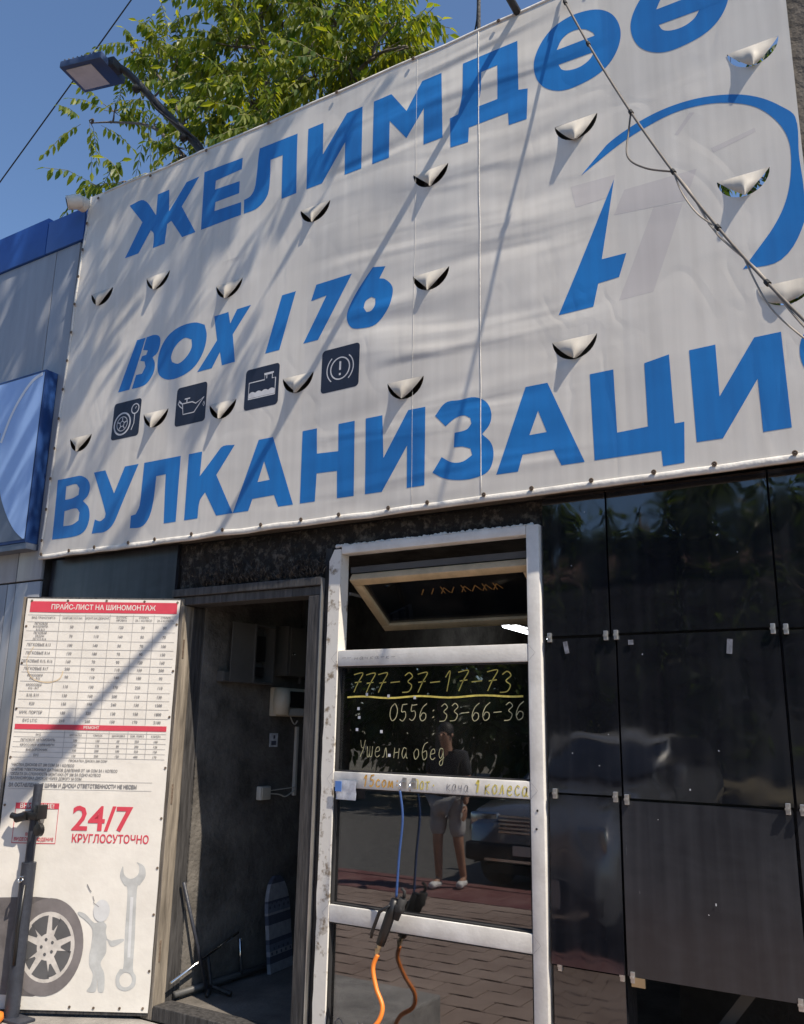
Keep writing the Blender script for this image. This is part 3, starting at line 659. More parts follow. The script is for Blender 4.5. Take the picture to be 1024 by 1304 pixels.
for z, t, q in ((1.255, 'ЛЕГКОВОЙ АВТОМОБИЛЬ', (100, 150, 60, 250, 100)), (1.229, 'КРОССОВЕР И МИНИВЭН', (120, 170, 80, 300, 120)), (1.204, 'ВНЕДОРОЖНИК', (150, 200, 100, 350, 150)), (1.177, 'БУС', (150, 250, 120, 400, 170))):
    ptext('table_row', 'ink', [(t, .017, -.68, z, 'CENTER', .0003, .85)]+[(str(n_), .017, x, z, 'CENTER', .0003, .9) for n_, x in zip(q, (-.48, -.36, -.25, -.15, -.05))])
ptext('foot_note', 'ink', [('ПРОКАТКА ДИСКА 200 СОМ', .0165, -.40, 1.152, 'CENTER', .0003, .9)])
for z, t in ((1.126, '*ЧИСТКА ДИСКОВ ОТ 200 СОМ ЗА 1 КОЛЕСО'), (1.102, '*СНЯТИЕ ЭЛЕКТРОННЫХ ДАТЧИКОВ ДАВЛЕНИЯ ОТ 100 СОМ ЗА 1 КОЛЕСО'), (1.080, '*ОПЛАТА ЗА СЛОЖНОСТЬ МОНТАЖА ОТ 200 ЗА ОДНО КОЛЕСО'), (1.059, '*БАЛАНСИРОВКА ДИСКОВ ЧЕРЕЗ ДОРОГУ 50 СОМ')):
    ptext('foot_note', 'ink', [(t, .0195, -.808, z, 'LEFT', .0004, .78)])
ptext('foot_note', 'ink', [('ЗА ОСТАВЛЕННЫЕ ШИНЫ И ДИСКИ ОТВЕТСТВЕННОСТИ НЕ НЕСЕМ', .0265, -.808, 1.022, 'LEFT', .0009, .755)])
ptext('opening_hours', 'red', [('24/7', .168, -.455, .815, 'LEFT', .003, 1.05)]); ptext('opening_hours', 'red', [('КРУГЛОСУТОЧНО', .055, -.446, .755, 'LEFT', .0012, .82)])
wb = pbox('notice_bar', 'red', -.757, -.528, .914, .943); ptext('notice_title', 'paper', [('ВНИМАНИЕ!', .030, -.643, .918, 'CENTER', .0006, 1)], wb, YT-.0012)
b = MB()
for q in ((-.757, -.528, .744, .7475), (-.757, -.7545, .7475, .914), (-.5305, -.528, .7475, .914)): b.box(q[0], q[1], YT-.0003, YT+.0003, q[2], q[3])
b.build('notice_border', 'red', price)
ptext('notice_text', 'red', [('ВЕДЕТСЯ', .020, -.643, .782, 'CENTER', .0004, 1), ('ВИДЕОНАБЛЮДЕНИЕ', .0225, -.643, .757, 'CENTER', .0005, .85)])
b = MB(); b.add(*[( [(x, YT-.0005, z) for x, z in ((-.72, .862), (-.60, .842), (-.595, .872), (-.715, .892))], [(0, 1, 2, 3)])][0]); b.add([(x, YT-.0005, z) for x, z in ((-.66, .85), (-.64, .846), (-.63, .81), (-.60, .806), (-.60, .822), (-.615, .825), (-.625, .845))], [tuple(range(7))]); b.build('notice_camera', 'ink', price)
# printed tyre with its wheel
def pshape(name, mat, loops, y=YT, parent=price, rd=None):
    me = fill([rounded(q, rd) if rd else q for q in loops]); me.transform(Matrix.Translation((0, y, 0))); return link(name, me, mat, parent)
pshape('printed_tread', 'tyre_ink', [[(-.82, .470), (-.80, .482), (-.60, .490), (-.515, .484), (-.46, .46), (-.50, .05), (-.56, .032), (-.82, .040)]])
pshape('printed_tyre', 'tyre_side', [circ(-.517, .260, .187, .226, 44)], YT-.0006)
pshape('printed_rim', 'rim_ink', [circ(-.512, .258, .138, .164, 40)], YT-.0010)
def wedge(a0, a1, r0, r1):
    c = []
    for k in range(5): a = R(a0+(a1-a0)*k/4); c.append((-.512+.138*r1*math.cos(a), .258+.164*r1*math.sin(a)))
    for k in range(5): a = R(a1-8-(a1-a0-16)*k/4); c.append((-.512+.138*r0*math.cos(a), .258+.164*r0*math.sin(a)))
    return c
for k in range(5):
    pshape('printed_rim_gap', 'hub_ink', [wedge(72*k+22, 72*k+66, .38, .90)], YT-.0014)
    pshape('printed_rim_gap', 'hub_ink', [wedge(72*k-10+0, 72*k+13, .50, .86)], YT-.0014)
b = MB()
for k in range(5): b.add([(-.512+.03*math.cos(R(72*k+36))+.008*math.cos(R(60*j)), YT-.0018, .258+.036*math.sin(R(72*k+36))+.009*math.sin(R(60*j))) for j in range(6)], [tuple(range(6))])
b.build('printed_wheel_nut', 'hub_ink', price)
# printed plain figure leaning on a spanner
pshape('printed_figure', 'man_ink', [bl for bl in [[(p.x, p.z) for p in bez([(x, 0, z) for x, z in ((-.285, .375), (-.335, .415), (-.372, .425), (-.368, .41), (-.33, .385), (-.292, .345), (-.290, .27), (-.295, .23), (-.29, .18), (-.268, .14), (-.275, .09), (-.292, .065), (-.27, .058), (-.245, .066), (-.243, .12), (-.235, .066), (-.21, .06), (-.205, .09), (-.212, .145), (-.235, .19), (-.212, .24), (-.215, .30), (-.19, .295), (-.135, .305), (-.132, .292), (-.19, .268), (-.222, .33), (-.222, .365), (-.25, .385))], 4, True)]]])
pshape('printed_figure_head', 'man_lite', [circ(-.254, .432, .042, .052, 24)], YT-.0008)
pshape('printed_spanner', 'man_ink', [[(p.x, p.z) for p in bez([(x, 0, z) for x, z in ((-.150, .555), (-.176, .60), (-.165, .645), (-.155, .605), (-.12, .585), (-.085, .605), (-.080, .645), (-.095, .665), (-.055, .645), (-.045, .60), (-.068, .56), (-.083, .53), (-.073, .30), (-.070, .17), (-.052, .135), (-.055, .09), (-.098, .068), (-.142, .085), (-.152, .13), (-.135, .165), (-.118, .18), (-.125, .33), (-.130, .53))], 4, True)], circ(-.101, .118, .032, .034, 20)])
pshape('printed_spanner_groove', 'man_lite', [[(-.113, .50), (-.098, .50), (-.088, .22), (-.103, .22)]], YT-.0008)
# grommets, pin holes, a stain
for x, z in [(-.80, 2.0), (-.60, 2.002), (-.385, 2.004), (-.175, 2.003), (.008, 2.0)]+[(-.815, q) for q in (1.86, 1.66, 1.42, 1.17, .93, .66, .42)]+[(.013, q) for q in (1.88, 1.63, 1.39, 1.13, .88, .64, .42, .16)]+[(-.62, -.012), (-.37, -.010), (-.25, -.012), (-.12, -.010), (-.005, -.008)]:
    b = MB(); b.lathe([(.0065, YT-.002), (.0065, YT+.001)], 8, o=(x, 0, z), axis='Y'); b.build('grommet', 'rust', price)
b = MB(); b.add(*ribbon([(p.x, p.z) for p in bez([(-.78, 0, 1.62), (-.74, 0, 1.575), (-.66, 0, 1.56), (-.60, 0, 1.58), (-.585, 0, 1.62)], 5)], .006, YT-.0002)); b.add(*ribbon([(p.x, p.z) for p in bez([(-.76, 0, 1.75), (-.79, 0, 1.68), (-.77, 0, 1.60)], 5)], .004, YT-.0002)); b.build('stain', 'stain', price)
b = MB(); b.add(*ribbon([(-.34, .555), (-.325, .53), (-.315, .52)], .004, YT-.001)); b.add(*ribbon([(-.305, .50), (-.295, .475)], .003, YT-.001)); b.add(*ribbon([(-.30, .47), (-.27, .45)], .003, YT-.001)); b.build('scratch', 'ink', price)

# ================================================================== banner
banner = empty('banner', 'large wrinkled white vinyl banner with blue Cyrillic lettering over the shop', 'banner')
YB = -.08
def bill(x, z): return YB - .014*noise.noise((x*.9, 1.7, z*1.0)) - .005*noise.noise((x*2.1+3, 5.2, z*2.3))
def drape(me, off):
    for q in me.vertices: q.co.y = bill(q.co.x, q.co.z)-off
    return me
def skin_print(name, mat, loops, off=.0007, parent=banner, step=.06):
    return link(name, drape(gridcut(fill(loops), step), off), mat, parent, smooth=True)
FL = [(-4.407, 4.085), (-3.898, 4.068), (-3.286, 3.848), (-2.676, 4.146), (-1.942, 4.112), (-1.936, 3.537), (-1.173, 4.099), (-.397, 4.156), (-.477, 3.567), (-.358, 3.056), (-1.214, 3.018), (-2.07, 2.993), (-2.739, 3.155), (-3.268, 3.104), (-3.8, 3.144), (-4.457, 3.095)]
FW, FD = .102, .098
edge_l = [(-4.733+.082*k/20+.006*noise.noise((k*.7, 1, 1)), 2.332+2.53*k/20) for k in range(21)]
edge_t = [(-4.651+4.40*k/30, 4.862-.032*min(1, k/12)+.006*noise.noise((k*.5, 4, 1))) for k in range(1, 30)]
outer = edge_l+edge_t+[(-.254, 4.83), (-.252, 3.6), (-.250, 2.338)]+[(-.25-4.48*k/30, 2.338+.005*noise.noise((k*.6, 9, 1))) for k in range(1, 30)]
holes = [[(x-FW, z)]+[(x-FW*math.cos(R(a)), z-FD*math.sin(R(a))) for a in range(12, 180, 12)]+[(x+FW, z)] for x, z in FL]
link('canvas', drape(gridcut(fill([outer]+holes), .06), 0), 'vinyl', banner, smooth=True)
# cut wind flaps: hinged on the straight top edge, sides curled in so the tongue narrows to a blunt tip
for i, (x, z) in enumerate(FL):
    rr = random.Random(40+i); tip = rr.uniform(.020, .036); pw = rr.uniform(.95, 1.35); sk = rr.uniform(-.22, .22); blunt = rr.uniform(.02, .14)
    if i in (9,): tip, pw, blunt = .012, .5, .9
    if i in (6, 7, 10, 11): blunt = .32
    nu, nv = 14, 10; v = []; f = []
    for j in range(nv+1):
        w = j/nv; hw = FW*(blunt*math.sqrt(max(0, 1-w*w*.97))+(1-blunt)*(1-w)**pw)
        for k in range(nu+1):
            u = -1+2*k/nu; uc = abs(u-sk*w)
            out = tip*math.sin(w*math.pi*.5)*(1-.75*min(1, uc)**1.1) + .010*math.sin(math.pi*w)*(1-uc)
            v.append((x+u*hw+sk*FW*.45*w, bill(x, z)-.001-out-.0045*w*noise.noise((u*2.2+i*3.1, w*2.4, i*1.7))-.002*w*noise.noise((u*6, w*5+i, 2)), z-(.94*FD+tip*(z-1.36)/3.3)*(w-.10*w*w*uc)))
    for j in range(nv):
        for k in range(nu): a = j*(nu+1)+k; f.append((a, a+1, a+nu+2, a+nu+1))
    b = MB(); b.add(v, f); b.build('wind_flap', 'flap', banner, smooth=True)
GL = {
'text': [
  ('Ж',[[(-4.234,4.66),(-4.105,4.66),(-3.971,4.506),(-3.977,4.66),(-3.873,4.66),(-3.854,4.497),(-3.721,4.66),(-3.609,4.66),(-3.743,4.495),(-3.6,4.27),(-3.713,4.27),(-3.824,4.419),(-3.858,4.406),(-3.864,4.27),(-3.966,4.27),(-3.973,4.371),(-4.005,4.409),(-4.098,4.27),(-4.222,4.27),(-4.094,4.495)]]),
  ('Е',[[(-3.565,4.674),(-3.249,4.66),(-3.251,4.583),(-3.46,4.577),(-3.461,4.516),(-3.261,4.505),(-3.259,4.423),(-3.449,4.426),(-3.452,4.366),(-3.238,4.356),(-3.233,4.27),(-3.554,4.27)]]),
  ('Л',[[(-3.116,4.674),(-2.827,4.66),(-2.815,4.27),(-2.923,4.27),(-2.93,4.557),(-3.024,4.561),(-3.019,4.449),(-3.027,4.345),(-3.06,4.298),(-3.119,4.27),(-3.21,4.27),(-3.215,4.362),(-3.166,4.372),(-3.138,4.409),(-3.127,4.485),(-3.122,4.618)]]),
  ('И',[[(-2.749,4.66),(-2.643,4.66),(-2.637,4.453),(-2.482,4.66),(-2.378,4.66),(-2.372,4.27),(-2.482,4.27),(-2.487,4.476),(-2.635,4.27),(-2.743,4.27)]]),
  ('М',[[(-2.303,4.66),(-2.19,4.66),(-2.091,4.514),(-1.998,4.66),(-1.882,4.66),(-1.873,4.27),(-1.984,4.27),(-1.985,4.487),(-2.088,4.347),(-2.196,4.495),(-2.195,4.27),(-2.301,4.27)]]),
  ('Д',[[(-1.756,4.66),(-1.454,4.66),(-1.453,4.377),(-1.405,4.365),(-1.413,4.197),(-1.506,4.199),(-1.509,4.27),(-1.723,4.27),(-1.727,4.188),(-1.827,4.194),(-1.831,4.366),(-1.784,4.371),(-1.761,4.479)],[(-1.653,4.564),(-1.563,4.566),(-1.565,4.371),(-1.675,4.371),(-1.657,4.454)]]),
  ('B',[[(-4.151,3.33),(-4.033,3.655),(-3.955,3.655),(-4.052,3.33)],[(-3.948,3.655),(-3.884,3.655),(-3.837,3.636),(-3.82,3.595),(-3.835,3.532),(-3.876,3.505),(-3.851,3.46),(-3.856,3.399),(-3.902,3.344),(-3.957,3.33),(-4.031,3.33),(-4.007,3.417),(-3.956,3.416),(-3.931,3.458),(-3.945,3.494),(-3.983,3.505),(-3.971,3.534),(-3.936,3.535),(-3.924,3.561),(-3.969,3.575)]]),
  ('O',[[(-3.826,3.436),(-3.82,3.529),(-3.768,3.612),(-3.675,3.655),(-3.544,3.655),(-3.458,3.62),(-3.435,3.544),(-3.453,3.448),(-3.514,3.37),(-3.615,3.33),(-3.723,3.33),(-3.801,3.374)],[(-3.716,3.478),(-3.686,3.537),(-3.618,3.572),(-3.556,3.55),(-3.551,3.497),(-3.588,3.446),(-3.649,3.417),(-3.704,3.438)]]),
  ('X',[[(-3.386,3.655),(-3.275,3.655),(-3.255,3.578),(-3.208,3.655),(-3.104,3.655),(-3.229,3.505),(-3.197,3.33),(-3.296,3.33),(-3.319,3.418),(-3.374,3.33),(-3.488,3.33),(-3.349,3.497)]]),
  ('1',[[(-2.879,3.655),(-2.782,3.655),(-2.876,3.33),(-2.975,3.33)]]),
  ('7',[[(-2.643,3.655),(-2.409,3.655),(-2.617,3.33),(-2.714,3.33),(-2.572,3.574),(-2.674,3.567)]]),
  ('6',[[(-2.278,3.655),(-2.201,3.639),(-2.236,3.58),(-2.204,3.568),(-2.159,3.518),(-2.155,3.468),(-2.182,3.395),(-2.251,3.33),(-2.348,3.33),(-2.403,3.349),(-2.433,3.401),(-2.426,3.456),(-2.374,3.542)],[(-2.329,3.44),(-2.317,3.475),(-2.282,3.489),(-2.258,3.474),(-2.259,3.439),(-2.283,3.412),(-2.311,3.411)]]),
  ('В',[[(-4.639,2.835),(-4.435,2.835),(-4.356,2.805),(-4.32,2.758),(-4.328,2.699),(-4.372,2.667),(-4.309,2.613),(-4.295,2.536),(-4.329,2.473),(-4.411,2.45),(-4.629,2.45)],[(-4.549,2.782),(-4.453,2.784),(-4.418,2.753),(-4.421,2.711),(-4.477,2.697),(-4.545,2.695)],[(-4.54,2.622),(-4.427,2.626),(-4.393,2.597),(-4.395,2.547),(-4.449,2.527),(-4.536,2.525)]]),
  ('У',[[(-4.293,2.835),(-4.19,2.835),(-4.092,2.678),(-4.02,2.835),(-3.905,2.835),(-4.031,2.572),(-4.081,2.485),(-4.145,2.45),(-4.215,2.45),(-4.259,2.45),(-4.242,2.535),(-4.192,2.52),(-4.154,2.537),(-4.151,2.565)]]),
  ('Л',[[(-3.858,2.835),(-3.566,2.835),(-3.564,2.45),(-3.659,2.45),(-3.674,2.741),(-3.749,2.739),(-3.757,2.588),(-3.783,2.496),(-3.838,2.45),(-3.932,2.45),(-3.931,2.524),(-3.893,2.529),(-3.866,2.577),(-3.86,2.705)]]),
  ('К',[[(-3.503,2.835),(-3.4,2.835),(-3.404,2.692),(-3.259,2.835),(-3.155,2.835),(-3.279,2.682),(-3.139,2.45),(-3.258,2.45),(-3.354,2.593),(-3.39,2.548),(-3.396,2.45),(-3.498,2.45)]]),
  ('А',[[(-2.984,2.835),(-2.886,2.835),(-2.734,2.45),(-2.83,2.45),(-2.861,2.516),(-3.006,2.512),(-3.03,2.45),(-3.139,2.45)],[(-2.938,2.709),(-2.894,2.602),(-2.976,2.6)]]),
  ('Н',[[(-2.69,2.835),(-2.598,2.835),(-2.592,2.699),(-2.459,2.692),(-2.462,2.835),(-2.363,2.835),(-2.361,2.45),(-2.46,2.45),(-2.464,2.591),(-2.59,2.595),(-2.596,2.45),(-2.69,2.45)]]),
  ('И',[[(-2.297,2.835),(-2.199,2.835),(-2.192,2.618),(-2.052,2.835),(-1.958,2.835),(-1.96,2.45),(-2.057,2.45),(-2.058,2.659),(-2.198,2.45),(-2.295,2.45)]]),
  ('З',[[(-1.905,2.78),(-1.85,2.835),(-1.774,2.835),(-1.7,2.835),(-1.641,2.802),(-1.615,2.747),(-1.622,2.693),(-1.661,2.65),(-1.616,2.599),(-1.606,2.537),(-1.63,2.474),(-1.695,2.45),(-1.774,2.45),(-1.854,2.468),(-1.917,2.504),(-1.869,2.572),(-1.814,2.539),(-1.76,2.535),(-1.711,2.559),(-1.72,2.591),(-1.76,2.606),(-1.805,2.61),(-1.801,2.679),(-1.74,2.685),(-1.715,2.709),(-1.72,2.737),(-1.754,2.756),(-1.801,2.749),(-1.849,2.719)]]),
  ('А',[[(-1.446,2.835),(-1.343,2.835),(-1.186,2.45),(-1.289,2.45),(-1.322,2.525),(-1.466,2.524),(-1.489,2.45),(-1.593,2.45)],[(-1.389,2.713),(-1.351,2.609),(-1.432,2.608)]]),
  ('Ц',[[(-1.15,2.835),(-1.047,2.835),(-1.043,2.555),(-0.915,2.56),(-0.916,2.835),(-0.814,2.852),(-0.809,2.555),(-0.771,2.556),(-0.78,2.388),(-0.864,2.385),(-0.867,2.45),(-1.143,2.45)]]),
  ('И',[[(-0.734,2.852),(-0.632,2.854),(-0.631,2.636),(-0.487,2.851),(-0.39,2.852),(-0.384,2.466),(-0.484,2.465),(-0.487,2.681),(-0.63,2.464),(-0.729,2.464)]]),
],
'oe': [[(-1.371,4.481),(-1.345,4.567),(-1.282,4.64),(-1.193,4.672),(-1.101,4.666),(-1.025,4.634),(-0.969,4.572),(-0.943,4.484),(-0.954,4.405),(-0.993,4.34),(-1.052,4.299),(-1.142,4.279),(-1.232,4.282),(-1.308,4.324),(-1.354,4.389)],[(-1.252,4.515),(-1.224,4.564),(-1.177,4.585),(-1.117,4.571),(-1.073,4.531),(-1.064,4.51)],[(-1.246,4.43),(-1.07,4.424),(-1.093,4.393),(-1.138,4.374),(-1.191,4.377),(-1.229,4.396)]],
'swoosh': [(-1.158,3.806),(-1.036,3.917),(-0.917,3.97),(-0.802,3.997),(-0.692,4.001),(-0.586,3.986),(-0.474,3.949),(-0.388,3.898),(-0.315,3.828),(-0.264,3.753),(-0.265,3.578),(-0.261,3.416),(-0.272,3.285),(-0.365,3.152),(-0.507,3.151),(-0.397,3.279),(-0.338,3.374),(-0.306,3.477),(-0.293,3.611),(-0.306,3.699),(-0.347,3.787),(-0.41,3.863),(-0.497,3.917),(-0.599,3.952),(-0.727,3.964),(-0.862,3.939),(-0.978,3.899)],
'blade': [(-1.008,3.734),(-1.079,3.362),(-0.97,3.36),(-1.006,3.256),(-1.099,3.251),(-1.124,3.146),(-1.283,3.144)],
'ghost': [[(-1.21,3.765),(-1.002,3.755),(-1.033,3.653),(-1.189,3.653)],[(-0.965,3.666),(-0.654,3.659),(-0.709,3.526),(-1.016,3.558)],[(-0.843,3.539),(-0.72,3.517),(-0.863,3.148),(-1.011,3.145)],[(-0.668,3.94),(-0.648,3.932),(-0.722,3.849),(-0.736,3.858)],[(-0.592,3.735),(-0.417,3.766),(-0.414,3.746),(-0.583,3.71)]],
}
for ch, loops in GL['text']:
    skin_print('letter', 'blue', [rounded(q) for q in loops])
for dx in (0, .475):
    skin_print('letter', 'blue', [rounded([(x+dx, z) for x, z in q]) for q in GL['oe']])
skin_print('letter', 'blue', [rounded([(-.256, 2.852), (-.285, 2.846), (-.318, 2.815), (-.332, 2.76), (-.325, 2.70), (-.300, 2.655), (-.256, 2.640)])])
skin_print('letter', 'blue', [[(-.256, 2.60), (-.33, 2.462), (-.256, 2.462)]])
skin_print('logo_ring', 'blue', [rounded(GL['swoosh'], 60)]); skin_print('logo_blade', 'blue', [GL['blade']])
for q in GL['ghost']: skin_print('faded_print', 'ghost', [q], .00028)
# icon tiles
def tile(x, draw):
    z = 3.018; s = .238; r = .022; c = []
    for (a, cx_, cz_) in ((180, x+r, z+r), (270, x+s-r, z+r), (0, x+s-r, z+s-r), (90, x+r, z+s-r)): c += circ(cx_, cz_, r, n=5, a0=a, a1=a+90)
    t = skin_print('icon_tile', 'navy', [c]); b = MB()
    for pts, w, cl in draw:
        vv, ff = ribbon([(x+p*s, z+q*s) for p, q in pts], w*s, 0, cl); b.add([(a, bill(a, c_)-.0014, c_) for a, _, c_ in vv], ff)
    b.build('icon_drawing', 'iconwhite', t)
def ci(cx_, cz_, r, n=30, a0=0, a1=360): return circ(cx_, cz_, r, None, n, a0, a1)
spk = [([(.37+.07*math.cos(R(72*k+90)), .40+.07*math.sin(R(72*k+90))), (.37+.17*math.cos(R(72*k+90)), .40+.17*math.sin(R(72*k+90)))], .03, False) for k in range(5)]
tile(-4.170, [(ci(.37, .40, .29), .045, True), (ci(.37, .40, .19), .022, True), (ci(.37, .40, .07), .02, True), (ci(.80, .74, .13), .03, True), ([(.80, .60), (.80, .35), (.72, .18)], .025, False), ([(.80, .74), (.84, .80)], .02, False)]+spk)
tile(-3.637, [([(.10, .62), (.22, .55), (.26, .28), (.62, .28), (.92, .62), (.66, .50), (.54, .56), (.22, .56)], .028, False), ([(.22, .55), (.10, .66), (.07, .58), (.14, .50), (.23, .44)], .024, False), ([(.36, .56), (.36, .66)], .03, False), ([(.28, .67), (.46, .67)], .03, False), ([(.93, .50), (.96, .43), (.93, .38), (.90, .43), (.93, .50)], .016, False)])
tile(-3.105, [([(.12, .26), (.12, .66), (.58, .66), (.58, .78), (.80, .78), (.80, .66), (.90, .66), (.90, .26)], .028, True), ([(.56, .80), (.84, .80)], .04, False), ([(.64, .80), (.64, .68)], .02, False)])
tile(-2.584, [(ci(.5, .5, .25), .03, True), (ci(.5, .5, .35, 12, -50, 50), .026, False), (ci(.5, .5, .35, 12, 130, 230), .026, False), ([(.5, .66), (.5, .46)], .05, False), ([(.5, .39), (.5, .34)], .05, False)])
wl = [(.13, .28)]+[(.13+.76*k/24, .42+.035*abs(math.sin(k/24*math.pi*4))-.03) for k in range(25)]+[(.89, .28)]
skin_print('icon_drawing', 'iconwhite', [[(-3.105+p*.238, 3.018+q*.238) for p, q in wl]], .0014)
# hem, seam and grommets
b = MB()
for k in range(60):
    pass
hem_pts = [(-4.728+4.47*k/90, bill(-4.728+4.47*k/90, 2.35)-.004-.003*noise.noise((k*.4, 1, 2)), 2.345+.005*noise.noise((k*.25, 3, 3))) for k in range(91)]
b.tube(hem_pts, .016, 8, flat=.45); b.build('hem', 'hem', banner, smooth=True)
b = MB(); b.tube([(x+.006, bill(x, z)-.002, z) for x, z in edge_l], .010, 6, flat=.4); b.build('hem', 'hem', banner, smooth=True)
b = MB(); b.tube([(x, bill(x, z)-.001, z-.006) for x, z in edge_t], .009, 6, flat=.4); b.build('hem', 'hem', banner, smooth=True)
for xs, w in ((-1.668, .0026), (-2.03, .0009)):
    b = MB(); b.tube([(xs+.003*noise.noise((0, z_*.3, 1)), bill(xs, 2.37+z_*.0615)-.001, 2.37+z_*.0615) for z_ in range(41)], w, 6, flat=.5); b.build('weld_seam', 'hem', banner, smooth=True)
gm = None
for x, z in [(-4.70+.253*k+.02*math.sin(k*2.7), 2.362) for k in range(18)]+[(-4.712+.082*k/12, 2.45+.2*k) for k in range(12)]+[(-4.55+.5*k, 4.815) for k in range(9)]:
    if gm is None:
        b = MB(); b.lathe([(.009, .001), (.011, -.003), (.008, -.005), (.0055, -.002)], 12, axis='Y'); b.lathe([(.0055, -.004), (.0055, .0)], 8, axis='Y'); gm = b.build('grommet', 'rust', banner, smooth=True); g_ = gm
    else: g_ = gm.copy(); col.objects.link(g_); g_.parent = banner
    g_.location = (x, bill(x, z)-.012, z)

# ================================================================== neighbouring building and its sign
nb = empty('neighbour_building', 'grey composite clad building with bright blue roof edge at left', 'building')
def npart(name, mat, *q, bev=.004): b = MB(); b.box(*q, bev=bev); return b.build(name, mat, nb, smooth=40)
for x0, x1 in ((-4.985, -4.74), (-6.2, -4.993), (-7.4, -6.208), (-8.6, -7.408)):
    npart('cladding_panel', 'grey_clad', x0, x1, -.05, -.03, 2.215, 4.56)
for x0, x1 in ((-4.985, -4.74), (-6.2, -5.078), (-7.4, -6.208), (-8.6, -7.408)):
    npart('cladding_panel', 'grey_clad', x0 if x0 > -5 else x0, x1, -.047, -.03, .9, 2.205)
    npart('cladding_panel', 'grey_clad', x0, x1, -.048, -.03, -.4, .89)
npart('cladding_panel', 'grey_clad', -5.07, -4.993, -.046, -.03, .9, 2.205)
npart('wall', 'dark', -8.6, -4.735, -.028, 3.0, -.4, 4.56, bev=0)
npart('roof_edge', 'blue_clad', -5.10, -4.70, -.065, 3.0, 4.565, 4.815)
npart('roof_edge', 'blue_clad', -8.6, -5.108, -.065, 3.0, 4.565, 4.855)
sg = empty('sign_box', 'pale blue curved sign box with dark blue side on the neighbouring wall', 'sign')
b = MB(); b.box(-6.4, -4.805, -.145, -.052, 2.44, 3.60, bev=.006); b.build('case', 'sign_side', sg, smooth=40)
cx_, cz_ = -4.62, 3.13
def pl_sign(name, mat, loop, y):
    me = fill([loop]); me.transform(Matrix.Translation((0, y, 0))); return link(name, me, mat, sg)
pl_sign('face', 'sign_slate', [(-6.38, 2.46), (-4.81, 2.46), (-4.81, 3.585), (-6.38, 3.585)], -.1465)
arc = [(-5.02+.0, 2.465)]
disc = [(-4.812, 2.462)]+[(p.x, p.z) for p in bez([(-4.83, 0, 2.462), (-4.93, 0, 2.53), (-5.03, 0, 2.64), (-5.12, 0, 2.78), (-5.18, 0, 2.94), (-5.21, 0, 3.10), (-5.21, 0, 3.22)], 5)]+[(-5.5, 3.30), (-6.37, 3.4), (-6.37, 3.58), (-4.812, 3.58)]
pl_sign('face_disc', 'sign_blue', disc, -.1485)
b = MB(); b.add(*ribbon([(p.x, p.z) for p in bez([(-4.83, 0, 3.572), (-4.93, 0, 3.54), (-5.03, 0, 3.45), (-5.12, 0, 3.32), (-5.19, 0, 3.15)], 6)], .024, -.1500)); b.build('white_ring', 'sign_white', sg)
b = MB(); b.box(-6.4, -4.80, -.14, -.051, 2.40, 2.438); b.build('underside', 'sign_slate', sg)

# ================================================================== things on the roof edge
fl = empty('floodlight', 'blue-black floodlight on a leaning arm above the banner', 'lamp', (-3.65, 0.03, 4.78))
def W(p): return Vector(p)-Vector((-3.65, .03, 4.78))
b = MB(); b.tube([W(p) for p in bez([(-3.65, .03, 4.78), (-3.74, .0, 4.98), (-3.95, -.13, 5.25), (-4.14, -.27, 5.50), (-4.22, -.33, 5.555)], 6)], .024, 10); b.build('arm', 'dark', fl, smooth=True)
b = MB()
for t in (.2, .75): 
    q = W((-3.70-.50*t, .02-.34*t, 4.90+.64*t)); b.tube([q+Vector((.0, 0, -.012)), q+Vector((-.012, -.01, .012))], .027, 10)
b.tube([W(p) for p in bez([(-3.64, .0, 4.80), (-3.70, -.02, 4.98), (-3.96, -.16, 5.23), (-4.08, -.20, 5.44), (-4.2, -.29, 5.53)], 6)], .008, 6); b.build('cable_tie', 'rubber', fl, smooth=True)
HR = Matrix.Translation(W((-4.365, -.375, 5.525))) @ Matrix.Rotation(R(12), 4, 'Z') @ Matrix.Rotation(R(2), 4, 'Y')
b = MB(); b.box(-.165, .165, -.125, .125, -.022, .028, rot=HR, bev=.008); hd_ = b.build('housing', 'lamp_body', fl, smooth=40)
b = MB()
for k in range(9): b.box(-.15+.034*k, -.142+.034*k, -.11, .11, .029, .05, rot=HR)
b.build('cooling_fin', 'lamp_top', hd_)
b = MB(); b.box(-.135, .065, -.095, .095, -.0255, -.0215, rot=HR); b.build('diffuser', 'lamp_led', hd_)
b = MB(); b.box(.14, .20, -.05, .05, -.02, .045, rot=HR, bev=.008); b.build('bracket', 'dark', fl, smooth=40)

f2 = empty('floodlight', 'second floodlight on a straight arm over the middle of the banner', 'lamp', (-1.45, 0, 4.82), group='floodlights above the banner')
fl['group'] = 'floodlights above the banner'
b = MB(); b.tube([(0, .02, 0), (-.005, -.25, .03), (-.03, -1.04, .08)], .020, 10); b.build('arm', 'dark', f2, smooth=True)
H2 = Matrix.Translation((-.03, -1.16, .09)) @ Matrix.Rotation(R(84), 4, 'Z') @ Matrix.Diagonal((.85, .62, 1, 1))
b = MB(); b.box(-.165, .165, -.125, .125, -.022, .028, rot=H2, bev=.008); h2 = b.build('housing', 'lamp_body', f2, smooth=40)
b = MB()
for k in range(9): b.box(-.15+.034*k, -.142+.034*k, -.11, .11, .029, .05, rot=H2)
b.build('cooling_fin', 'lamp_top', h2)
b = MB(); b.box(-.135, .065, -.095, .095, -.0255, -.0215, rot=H2); b.build('diffuser', 'lamp_led', h2)

